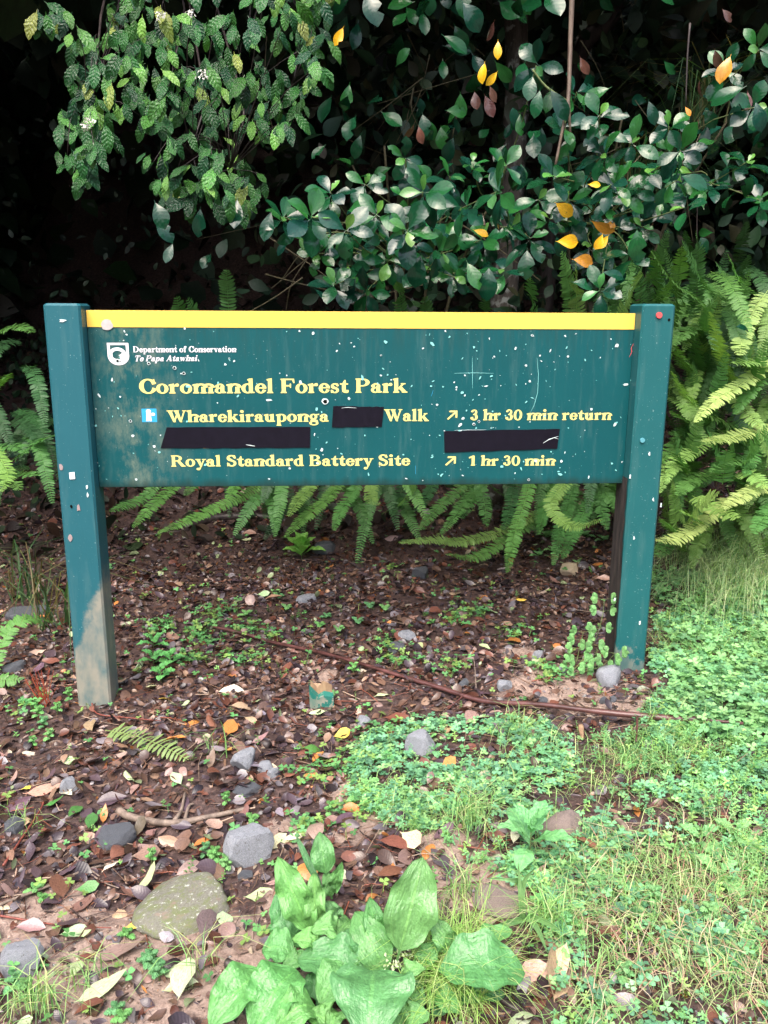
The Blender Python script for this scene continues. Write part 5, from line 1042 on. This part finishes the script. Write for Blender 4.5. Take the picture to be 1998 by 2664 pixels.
# ---------------------------------------------------------------- clover, creeping cover, grass
def heartleaf(h):
    V = [(0, 0, h)]; F = []; U = [(0, 0, 0)]
    for k in range(3):
        a = k*2.094; c_, s = math.cos(a), math.sin(a)
        for x, y, z in ((.30, -.33, .06), (.78, -.42, .12), (.86, -.02, .05), (.80, .40, .12), (.30, .33, .06)): V.append((x*c_-y*s, x*s+y*c_, h+z)); U.append((x, y*2, k*.3))
        b_ = 1+5*k; F += [(0, b_, b_+1, b_+2), (0, b_+2, b_+3, b_+4)]
    b_ = len(V); V += [(-.04, 0, h), (.04, 0, h), (.04, 0, 0), (-.04, 0, 0)]; U += [(0, 0, 0)]*4; F.append((b_, b_+3, b_+2, b_+1)); return T(V, F, U)
CLV = [heartleaf(1.2), heartleaf(2.2), heartleaf(.7)]
def cover(name, n, dens, size, tints, T_, material=M_SOFT_T, tiltz=.3, h=.0, **pr):
    P = scatter(n, dens) if callable(dens) else np.asarray(dens); n = len(P); A = rg.uniform(0, 6.283, n); D = np.c_[np.cos(A), np.sin(A), rg.normal(0, tiltz*.6, n)]; N = np.c_[rg.normal(0, tiltz, n), rg.normal(-.1, tiltz, n), np.ones(n)]
    K = rg.uniform(size[0], size[1], n); P[:, 2] += h; ti = np.array(tints)[rg.integers(0, len(tints), n)]*rg.uniform(.6, 1.2, (n, 1))*(.75+.45*vnoise(P[:, 0]*11, P[:, 1]*11, 77))[:, None]
    return batch(name, T_, rg.integers(0, len(T_), n), bases(D, N)*K[:, None, None], P, ti, material, **pr)
GR1 = [(.16, .41, .20), (.19, .46, .20), (.13, .35, .19), (.26, .50, .18), (.10, .27, .15)]
def d_clov(x, y): return inpoly(x, y, clov_w)*np.clip((vnoise(x*7, y*7, 40)*.6+vnoise(x*17, y*17, 41)*.4-.36)*4.5, .03, 1)
cover('clover_cover', 7000, d_clov, (.007, .014), GR1, CLV)
tr_w = [tuple(G(*q)[:2]) for q in [(1690, 1500), (2050, 1450), (2050, 2000), (1720, 1900), (1740, 1780)]]
cover('clover_verge', 2300, lambda x, y: inpoly(x, y, tr_w)*np.clip((vnoise(x*9, y*9, 43)-.2)*2.5, .15, 1), (.010, .019), [(.18, .42, .15), (.24, .49, .18), (.13, .33, .14)], CLV, h=.01)
# small patches of clover and creeping weeds in the litter
patches = [(820, 2010, .05), (900, 1990, .05), (990, 1900, .05), (650, 1640, .05), (560, 1600, .06), (520, 1660, .06), (700, 1660, .05), (1180, 1620, .05), (1230, 1600, .06), (1330, 1650, .05), (1060, 1720, .05), (1160, 1740, .05), (1400, 1740, .04), (1430, 1760, .05), (500, 1720, .05), (640, 1720, .06), (420, 1640, .05), (1020, 1480, .03), (425, 1400, .03), (1000, 1660, .04), (1010, 1700, .04), (1170, 1750, .04), (800, 2160, .04), (920, 2110, .04), (520, 1640, .05), (60, 1850, .04), (760, 2430, .05), (1450, 1390, .05)]
pc = [(G(x, y), r) for x, y, r in patches]
def d_pat(x, y):
    c_ = np.zeros_like(x)
    for p, r in pc: c_ = np.maximum(c_, np.exp(-((x-p[0])**2+(y-p[1])**2)/(2*(r*.7)**2)))
    return c_*.9+.012
cover('creeping_weeds', 1900, d_pat, (.008, .016), [(.09, .29, .09), (.12, .34, .10), (.2, .34, .08)], CLV)
SMALL = [leaf_t(ell(.8), 2, .3, .5, 0, 0, 1, s, .26) for s in range(3)]
def sprT(n=9, h=1.0, seed=0):
    r = random.Random(seed); ts = []
    for i in range(n):
        a = i*2.4; z = h*(i+1)/n; d = np.array([math.cos(a), math.sin(a), .45]); R = basis(d, [0, 0, 1])*(.55-.25*i/n)
        t = SMALL[i % 3]; ts.append(T(t.V@R.T+[0, 0, z], t.F, t.luv))
    ts.append(T([(-.02, 0, 0), (.02, 0, 0), (.02, 0, h), (-.02, 0, h)], [(0, 1, 2, 3)], [(0, 0, 0)]*4)); return merge(ts)
SPR = [sprT(9, 1.2, 1), sprT(12, 1.7, 2), sprT(7, .8, 3)]
def d_spr(x, y): return inpoly(x, y, clov_w)*np.clip((vnoise(x*4.1+7, y*4.1, 55)-.45)*5, .06, 1)+.0*x
cover('low_herb_cover', 2300, d_spr, (.016, .03), [(.18, .42, .15), (.23, .47, .17), (.14, .36, .16), (.28, .48, .13)], SPR, tiltz=.45)
cover('scattered_sprouts', 240, lambda x, y: (1-inpoly(x, y, clov_w)*.9)*(y < 1), (.012, .024), [(.12, .33, .08), (.18, .40, .1)], SPR, tiltz=.4)
def grassmass(name, n, dens, Ls, wd, tints, flat=1.0, lean=(0, 0, 0), up=1.0, **pr):
    P = scatter(n, dens) if callable(dens) else np.asarray(dens); n = len(P); A = rg.uniform(0, 6.283, n); D = np.c_[np.cos(A)*flat+lean[0], np.sin(A)*flat+lean[1], rg.uniform(.2, 1.2, n)*up+lean[2]]; D /= np.linalg.norm(D, axis=1, keepdims=True)
    sdir = np.cross(D, [0, 0, 1.0]); N = np.cross(sdir, D); Ln = rg.uniform(Ls[0], Ls[1], n); K = np.stack([Ln, rg.uniform(wd[0], wd[1], n), Ln], 1)
    ti = np.array(tints)[rg.integers(0, len(tints), n)]*rg.uniform(.75, 1.2, (n, 1)); return batch(name, BL, rg.integers(0, 3, n), bases(D, N)*K[:, None, :], P, ti, M_GRASS, **pr)
GG = [(.19, .38, .12), (.26, .45, .16), (.14, .30, .10), (.40, .48, .22)]; GT = [(.44, .34, .23), (.50, .43, .31), (.34, .38, .20), (.24, .38, .18), (.40, .24, .18)]
gr_w = [tuple(G(*q)[:2]) for q in [(1480, 2080), (2050, 1930), (2050, 2720), (1500, 2720), (1420, 2350), (1380, 2200)]]
grassmass('thin_grass', 1900, lambda x, y: inpoly(x, y, gr_w)*np.clip((vnoise(x*4.3, y*4.3, 70)-.42)*3.5, .02, 1), (.04, .11), (.0012, .0024), GG+GT, 1.0, up=.55)
grassmass('verge_grass', 1700, lambda x, y: inpoly(x, y, clov_w)*np.clip((vnoise(x*5, y*5, 90)-.45)*3, .03, 1), (.04, .10), (.0012, .0022), GG, .8, up=.9)
P1 = np.array([G(rnd.gauss(1910, 80), rnd.gauss(1500, 45)) for _ in range(900)]); grassmass('tall_grass', 0, P1, (.16, .36), (.0014, .0026), [(.38, .50, .26), (.30, .44, .22), (.50, .56, .34), (.20, .34, .16)], .55, (-.55, -.55, .1), .8)
P1 = np.array([G(rnd.uniform(1720, 2040), rnd.uniform(1400, 1490)) for _ in range(320)]); grassmass('back_grass', 0, P1, (.10, .25), (.0014, .0024), GG, .7, (-.3, -.2, .2), .9)
P1 = np.array([G(rnd.gauss(1180, 55), rnd.gauss(2560, 55)) for _ in range(620)]); grassmass('plantain_grass', 0, P1, (.06, .15), (.0014, .0024), [(.22, .42, .10), (.30, .48, .13), (.40, .50, .2)], .6, up=1.1)
TUFTS = [(1210, 2150, 60, 'small grass tuft at the front edge of the clover, under the stick'), (1210, 2330, 45, 'fine grass tuft left of the flat brown stone'), (95, 2630, 70, 'grass tuft with clover at the lower left corner'), (1430, 2420, 120, 'bright grass tuft right of the plantain'), (520, 2520, 22, 'sparse grass tuft on the mud left of the plantain'), (230, 2560, 20, 'sparse grass blades on the mud below the pale leaf'), (560, 1965, 16, 'little grass tuft beside the orange leaf'), (1230, 2120, 40, 'loose grass tuft within the clover patch'), (60, 2150, 14, 'few grass blades by the left edge stone'), (1330, 1900, 16, 'grass blades beside the stick in the clover')]
for px, py, k, lab in TUFTS:
    p = G(px, py); t_ = thing('grass_tuft', lab, 'grass', p, 'grass tufts'); blades('blades', [p], k, (.05, .13), (.0014, .0026), GG, .8, .9, t_, .02)
p = G(1360, 2390); t_ = thing('broad_grass', 'broad bladed grass plant rising before the flat brown stone', 'grass', p)
for q in [[(1360, 2390), (1352, 2300), (1330, 2290), (1265, 2285)], [(1360, 2390), (1362, 2300), (1395, 2255)], [(1360, 2390), (1355, 2330), (1348, 2245)], [(1370, 2380), (1420, 2400), (1465, 2425)], [(1362, 2390), (1300, 2410), (1230, 2440)], [(1370, 2380), (1400, 2420), (1425, 2480)]]:
    pts = bez([PG(x, y, .01+.05*min(i, 2)) for i, (x, y) in enumerate(q)], 8); V = []; F = []
    for i, c_ in enumerate(pts):
        d = nrm(pts[min(i+1, 8)]-pts[max(0, i-1)]); s = nrm(np.cross(d, TOC(c_)))*.0058*(1-(i/8)**2*.95)
        V += [c_-s-p, c_+TOC(c_)*-.002-p, c_+s-p]
        if i: k = 3*i; F += [(k-3, k-2, k+1, k), (k-2, k-1, k+2, k+1)]
    obj('blade', T(V, F, [(0, (-1, 0, 1)[i % 3], 0) for i in range(len(V))]).mesh('blade', M_SOFT), t_, jit((.17, .36, .12)))

# ---------------------------------------------------------------- plantain and seedlings
def surfleaf(par, base, tip, w_, nn, arch=.02, col=(.14, .36, .12), name='leaf', wave=.006, ribs=4, material=M_PLANT, pet=.15, shape=None, curl=0.0, seed=None, **pr):
    """broad leaf between two points with ribs, waved margin and its own stalk"""
    base = np.asarray(base, float); tip = np.asarray(tip, float); r = random.Random(seed if seed is not None else rnd.random()); nu, nv = 18, 5
    L_ = np.linalg.norm(tip-base); d = (tip-base)/L_; nn = nrm(nn); s = nrm(np.cross(nn, d)); nn = np.cross(d, s); V = []; U = []; org = np.array(par.location); p1, p2, p3 = (r.uniform(0, 6) for _ in range(3))
    shape = shape or (lambda t: math.sin(math.pi*t**.85)**.62 if 0 < t < 1 else 0)
    for i in range(nu+1):
        t = i/nu; tt = (t-pet)/(1-pet); wid = w_*.5*(shape(tt) if tt > 0 else 0)+.0022*(1-.6*t)
        c_ = base+d*L_*t+nn*arch*math.sin(math.pi*t)*1.0+nn*arch*.4*math.sin(t*5+p3)*.3
        for j in range(-nv, nv+1):
            v = j/nv; rib = .0016*math.cos(v*math.pi*ribs)*(1 if tt > 0 else 0); z = abs(v)*wid*.30+rib+wave*abs(v)**1.5*math.sin(t*17+p1+(2.1 if v > 0 else 0))*(wid/(w_*.5))+.0018*math.sin(t*31+v*7+p2)*(wid/(w_*.5))-curl*v*v*wid
            V.append(c_+s*v*wid*(1+.05*math.sin(t*23+p2+v))+nn*z-org); U.append((t, v, p1*.1))
    m_ = 2*nv+1; F = [(i*m_+j, (i+1)*m_+j, (i+1)*m_+j+1, i*m_+j+1) for i in range(nu) for j in range(m_-1)]
    return obj(name, T(V, F, U).mesh(name, material), par, jit(col, .1), **pr)
PB = G(1010, 2600); pl = thing('broadleaf_plantain', 'large plantain with big ribbed bright leaves at the bottom centre', 'plant', PB)
PB2 = G(790, 2500); pl2 = thing('broadleaf_plantain', 'upright plantain with folded leaves left of the big plantain', 'plant', PB2)
PB3 = G(860, 2345); pl3 = thing('broadleaf_plantain', 'small plantain with one upright oval leaf behind the others', 'plant', PB3)
def zB(x, y): return (500+x/1.843, 2100+y/1.843)
UPN = np.array([0, -.35, 1.0]); CN = np.array([0, -1.0, .6])
def PLF(par, b0, t0, w_, hb, ht, nn=UPN, arch=.015, col=(.125, .34, .11), **k):
    col = (col[0]*.72, col[1]*.80, col[2]*.62)
    bp = PG(*zB(*b0), hb); tp = PG(*zB(*t0), ht); dist = np.linalg.norm((bp+tp)/2-CAM); surfleaf(par, bp, tp, w_/1.843*dist/FPX, nn, arch, col, **k)
PLF(pl, (980, 740), (1105, 238), 215, .06, .22, CN, .01, (.17, .40, .13), wave=.010)
PLF(pl, (960, 830), (780, 500), 150, .02, .10, CN, .02); PLF(pl, (880, 760), (730, 590), 120, .03, .08, UPN, .02, (.10, .31, .11))
PLF(pl, (860, 830), (505, 730), 190, .03, .05, UPN, .03, (.11, .33, .13), wave=.008, pet=.06); PLF(pl, (1180, 790), (1595, 800), 235, .06, .06, UPN, .03, (.11, .34, .12), wave=.007, pet=.04)
PLF(pl, (1260, 700), (1140, 520), 90, .06, .12, CN, .012, (.15, .38, .13), pet=.05); PLF(pl, (1300, 720), (1535, 590), 95, .03, .07, UPN, .015, (.15, .40, .13), pet=.1); PLF(pl, (1180, 880), (1500, 905), 120, .01, .02, UPN, .012, (.09, .28, .12))
PLF(pl, (1010, 830), (1125, 780), 70, .05, .08, UPN, .02, (.17, .42, .13)); PLF(pl, (1000, 880), (1110, 960), 110, .02, .03, UPN, .01); PLF(pl, (870, 790), (840, 1150), 330, .07, .05, UPN, .035, (.13, .37, .13), wave=.012, pet=.04); PLF(pl, (1020, 1060), (1140, 990), 110, .03, .06, UPN, .02, (.16, .4, .13))
PLF(pl, (750, 770), (610, 945), 150, .06, .04, UPN, .02, (.16, .41, .13), pet=.02); PLF(pl, (650, 1060), (550, 990), 110, .02, .05, UPN, .02, (.16, .41, .11)); PLF(pl, (1290, 860), (1150, 1000), 130, .0, .02, UPN, .012, (.08, .25, .11))
PLF(pl2, (575, 600), (410, 235), 135, .04, .17, CN, .02, (.17, .42, .12), wave=.012, pet=.08); PLF(pl2, (590, 600), (585, 312), 90, .04, .15, CN, .012, (.18, .43, .12), wave=.014, pet=.1); PLF(pl2, (535, 640), (420, 385), 170, .01, .09, CN, .02, (.10, .32, .12), pet=.12)
PLF(pl2, (495, 705), (335, 690), 140, .03, .03, UPN, .02, (.12, .36, .12), pet=.05); PLF(pl2, (350, 800), (80, 1060), 180, .04, .02, UPN, .03, (.12, .38, .11), wave=.008, pet=.04); PLF(pl2, (505, 790), (285, 1090), 220, .05, .02, UPN, .035, (.12, .38, .11), wave=.010, pet=.04)
PLF(pl2, (600, 960), (400, 1060), 150, .04, .04, UPN, .025, (.15, .42, .12), pet=.05); PLF(pl2, (690, 620), (570, 590), 110, .06, .09, UPN, .02, (.16, .43, .12), pet=.05); PLF(pl2, (610, 690), (480, 630), 90, .05, .07, UPN, .02, (.17, .43, .12)); PLF(pl2, (690, 540), (640, 450), 90, .05, .09, CN, .01, (.12, .35, .12)); PLF(pl2, (760, 540), (690, 620), 70, .03, .04, UPN, .01, (.17, .42, .12)); PLF(pl2, (600, 950), (590, 790), 90, .01, .03, UPN, .01, (.09, .27, .11))
PLF(pl3, (655, 400), (610, 118), 100, .02, .13, CN, .012, (.13, .37, .13), pet=.35); PLF(pl3, (660, 420), (720, 260), 55, .01, .09, CN, .01, (.14, .38, .12)); PLF(pl3, (640, 430), (500, 140), 26, .01, .10, CN, .01, (.10, .30, .13)); PLF(pl3, (670, 440), (640, 300), 50, .01, .06, CN, .01)
for b0, t0, w_, hb, ht, nn in [((900, 700), (850, 430), 95, .03, .12, CN), ((940, 700), (1010, 560), 80, .03, .09, UPN), ((1090, 800), (1190, 640), 80, .03, .08, UPN), ((820, 880), (700, 790), 95, .05, .07, UPN), ((900, 980), (1000, 1080), 110, .04, .03, UPN), ((560, 760), (430, 760), 80, .03, .04, UPN), ((700, 980), (660, 1090), 90, .03, .03, UPN), ((1130, 900), (1280, 990), 95, .02, .03, UPN)]:
    PLF(pl, b0, t0, w_, hb, ht, nn, .014, rnd.choice([(.10, .31, .09), (.15, .40, .11), (.12, .35, .10)]), wave=.005)
# flower heads of small grass within the plantain
its = [(SMALL[rnd.randrange(3)], basis(rvec(), rvec())*.010, PG(1045+rnd.gauss(0, 22), 2500+rnd.gauss(0, 26), .06), (.6, .66, .45)) for _ in range(60)]; mass('grass_seed_heads', its, M_SOFT_T)
def seedling(label, px, py, n, Lpx, col, wr=.5, hgt=.03, up=.5, name='seedling', cat='plant', rings=2, grp=None, off=0.0):
    p = G(px, py); dist = np.linalg.norm(p-CAM); L_ = Lpx*dist/FPX; t_ = thing(name, label, cat, p, grp); top = p+np.array([0, 0, hgt])
    obj('stem', tube([np.array([0, 0, -.005]), np.array([0, 0, hgt])], .0018, 5).mesh('stem', M_GREENTWIG), t_)
    for i in range(n):
        a = i*2.4+off; lv = i/max(1, n-1); d = nrm([math.cos(a), math.sin(a), up*(1.3-1.3*lv)+.12]); b_ = top-np.array([0, 0, hgt*.7*lv]); k = L_*(.65+.4*lv)*rnd.uniform(.85, 1.1)
        surfleaf(t_, b_, b_+d*k, k*wr, nrm(np.array([0, 0, 1])*.9-d*.2), k*.12, col, wave=k*.03, ribs=1, material=M_SOFT, pet=.08, shape=lambda t: math.sin(math.pi*t**1.1)**.8 if 0 < t < 1 else 0)
    return t_
seedling('bright green rosette seedling on the litter under the middle of the board', 785, 1458, 15, 62, (.24, .56, .09), .5, .06, 1.5)
seedling('broad leaved seedling with five pale green leaves in front of the brown stone', 1378, 2235, 8, 112, (.13, .38, .13), .40, .075, .8)
for px, py, lab in [(400, 1690, 'topmost'), (400, 1735, 'leftmost'), (445, 1735, 'rightmost'), (420, 1775, 'lowest')]: seedling(f'bright green pointed leaved seedling by the left post, {lab} of its clump', px, py, 7, 42, (.10, .37, .09), .42, .045, .3, grp='seedlings near the left post', off=px)
SD = [(725, 1560, 4, 22, 'dark'), (745, 1590, 4, 24, ''), (715, 1550, 4, 22, ''), (640, 1605, 5, 24, ''), (830, 1635, 4, 26, ''), (880, 1645, 4, 26, ''), (930, 1625, 4, 26, ''), (960, 1585, 4, 26, ''), (1000, 1590, 4, 28, ''), (850, 1610, 5, 20, ''), (920, 1755, 7, 20, ''), (1125, 1625, 5, 16, ''), (508, 1650, 3, 30, ''), (550, 1680, 3, 24, ''), (560, 1630, 3, 22, ''), (290, 1480, 3, 20, ''), (305, 1810, 2, 24, ''), (1440, 1440, 6, 28, ''), (1420, 1400, 6, 30, ''), (1520, 1400, 6, 30, ''), (1400, 1450, 5, 24, ''), (1470, 1390, 5, 26, ''), (655, 2140, 4, 26, ''), (660, 2160, 3, 22, ''), (1130, 1960, 3, 34, ''), (1120, 1930, 2, 26, ''), (1820, 2195, 3, 70, ''), (1870, 2290, 3, 80, ''), (1910, 2180, 3, 70, ''), (1960, 1910, 5, 60, ''), (1930, 1930, 5, 50, ''), (560, 2250, 12, 22, ''), (590, 2268, 12, 20, ''), (535, 2235, 8, 18, ''), (395, 2530, 10, 26, ''), (415, 2555, 10, 26, ''), (380, 2510, 6, 24, ''), (40, 2580, 8, 26, ''), (70, 2600, 8, 24, ''), (395, 2250, 7, 18, ''), (305, 2640, 5, 28, ''), (320, 2660, 5, 28, ''), (860, 2125, 8, 18, ''), (885, 2130, 7, 16, ''), (1700, 2360, 9, 30, ''), (1560, 2330, 9, 26, ''), (1840, 2400, 9, 26, ''), (1620, 2560, 9, 28, ''), (960, 2060, 5, 44, ''), (940, 2085, 5, 36, ''), (115, 1900, 8, 18, ''), (100, 1870, 8, 20, ''), (150, 1860, 7, 18, ''), (130, 1930, 8, 18, ''), (85, 1950, 7, 16, ''), (180, 1820, 7, 14, ''), (590, 2100, 8, 14, ''), (95, 2330, 5, 24, ''), (110, 2350, 4, 22, ''), (330, 2440, 6, 22, ''), (775, 2330, 7, 24, ''), (755, 2350, 7, 22, ''), (545, 1770, 5, 16, ''), (1570, 1410, 5, 26, ''), (970, 1890, 3, 14, ''), (1500, 1470, 4, 20, '')]
for i, (px, py, n_, Lp, kind) in enumerate(SD):
    k = min(LM, key=lambda q: (q[1]-px)**2+((q[2]-py)*1.3)**2); dx, dy = px-k[1], py-k[2]; rel = ('left of' if dx < 0 else 'right of') if abs(dx) > abs(dy)*1.4 else ('in front of' if dy > 0 else 'behind')
    cc = rnd.choice([(.13, .38, .09), (.17, .42, .12), (.11, .33, .12)]) if px < 1300 else rnd.choice([(.18, .42, .14), (.15, .38, .13)])
    lf = {2: 'two', 3: 'three', 4: 'four', 5: 'five', 6: 'six', 7: 'seven'}.get(n_, 'many'); dd = math.hypot(dx, dy)
    seedling(f'{"larger" if Lp > 40 else ("tiny" if Lp < 19 else "small")} {lf}-leaved green seedling {"close " if dd < 90 else ""}{rel} the {k[0]}', px, py, n_, Lp, cc, .55 if Lp > 25 else .5, .012 if n_ < 7 else .035, .45 if n_ < 7 else .25, grp='seedlings on the forest floor')
# tall thin clover-like sprig leaning on the right post
p = G(1478, 1762); t_ = thing('tall_sprig', 'tall thin sprig with small round leaflets leaning before the right post foot', 'plant', p)
def sprig(pts, hs):
    P = [p]+[PG(x, y+0, h) if False else PY(x, y, yy) for (x, y), yy in zip(pts, hs)]; branch(t_, P, .0016, M_GREENTWIG, 'stem', 4, 10); pp = bez(P, 5)
    for q in pp[1:]:
        for s in (-1, 1):
            b0 = q+RT*s*.022+UP*.004; obj('stem', tube([q-p, b0-p], .0008, 3, False).mesh('stem', M_GREENTWIG), t_)
            for a in (-1.0, 0, 1.0):
                d = nrm(RT*(s*math.cos(a))+UP*math.sin(a)+rvec(.1)); surfleaf(t_, b0, b0+d*.021, .013, TOC(b0)+rvec(.4), .001, (.17, .42, .13), wave=.0005, ribs=1, material=M_SOFT, pet=.05, shape=lambda t: math.sin(math.pi*t**1.3)**.7 if 0 < t < 1 else 0)
y0_ = float(p[1])
sprig([(1520, 1710), (1550, 1660), (1568, 1600), (1572, 1560)], [y0_, y0_+.02, y0_+.04, y0_+.05]); sprig([(1500, 1720), (1508, 1680), (1518, 1645)], [y0_, y0_, y0_+.01]); sprig([(1530, 1745), (1570, 1730), (1600, 1700)], [y0_-.02, y0_-.04, y0_-.06])
# broken fern leaf lying on the litter and red needle tuft by the post
ff = thing('fallen_fern_leaf', 'fallen green fern leaf with blunt leaflets in front of the left post', 'fern leaf', G(275, 1910))
me, org = frond_mesh([G(275, 1910)+[0, 0, .012], G(345, 1935)+[0, 0, .025], G(420, 1965)+[0, 0, .028], G(492, 1992)+[0, 0, .014]], .034, 5, facing=(0, -.3, 1), spacing=.016); me.materials[0] = M_FERN; o = obj('frond', me, ff, (.17, .25, .09)); o.location = Vector([float(q) for q in org])-ff.location
nd = thing('needle_tuft', 'tuft of red brown dead needles left of the left post foot', 'needles', G(118, 1835)); its = []
for i in range(26):
    a = rnd.uniform(-.7, .7); d = nrm([math.sin(a), rnd.uniform(-.3, .3), 1.0]); its.append((tube([np.zeros(3), d*rnd.uniform(.06, .12)], .0013, 3, False), np.eye(3), rvec(.008)*[1, 1, 0], (.30, .07, .04)))
V, L2, St, Ti, U = joined(its); me = quick('needles', V, L2, St, Ti, U); me.materials.append(M_LITTER_T); obj('needles', me, nd, kind='stuff')
# same label only where nothing tells leaves apart
for o in list(bpy.data.objects):
    if o.parent is None and o.name.startswith(('fallen_leaf', 'seedling')) and o.get('label'): used.setdefault(o['label'], []).append(o)
ords = ['nearest', 'second nearest', 'third nearest', 'fourth nearest', 'fifth nearest', 'sixth nearest', 'seventh nearest', 'eighth nearest', 'ninth nearest', 'tenth nearest']
for lab, lst in used.items():
    if len(lst) > 1:
        lst.sort(key=lambda q: q.location.y)
        for i, o in enumerate(lst): o['label'] = lab+', '+ords[min(i, 9)]+' camera'
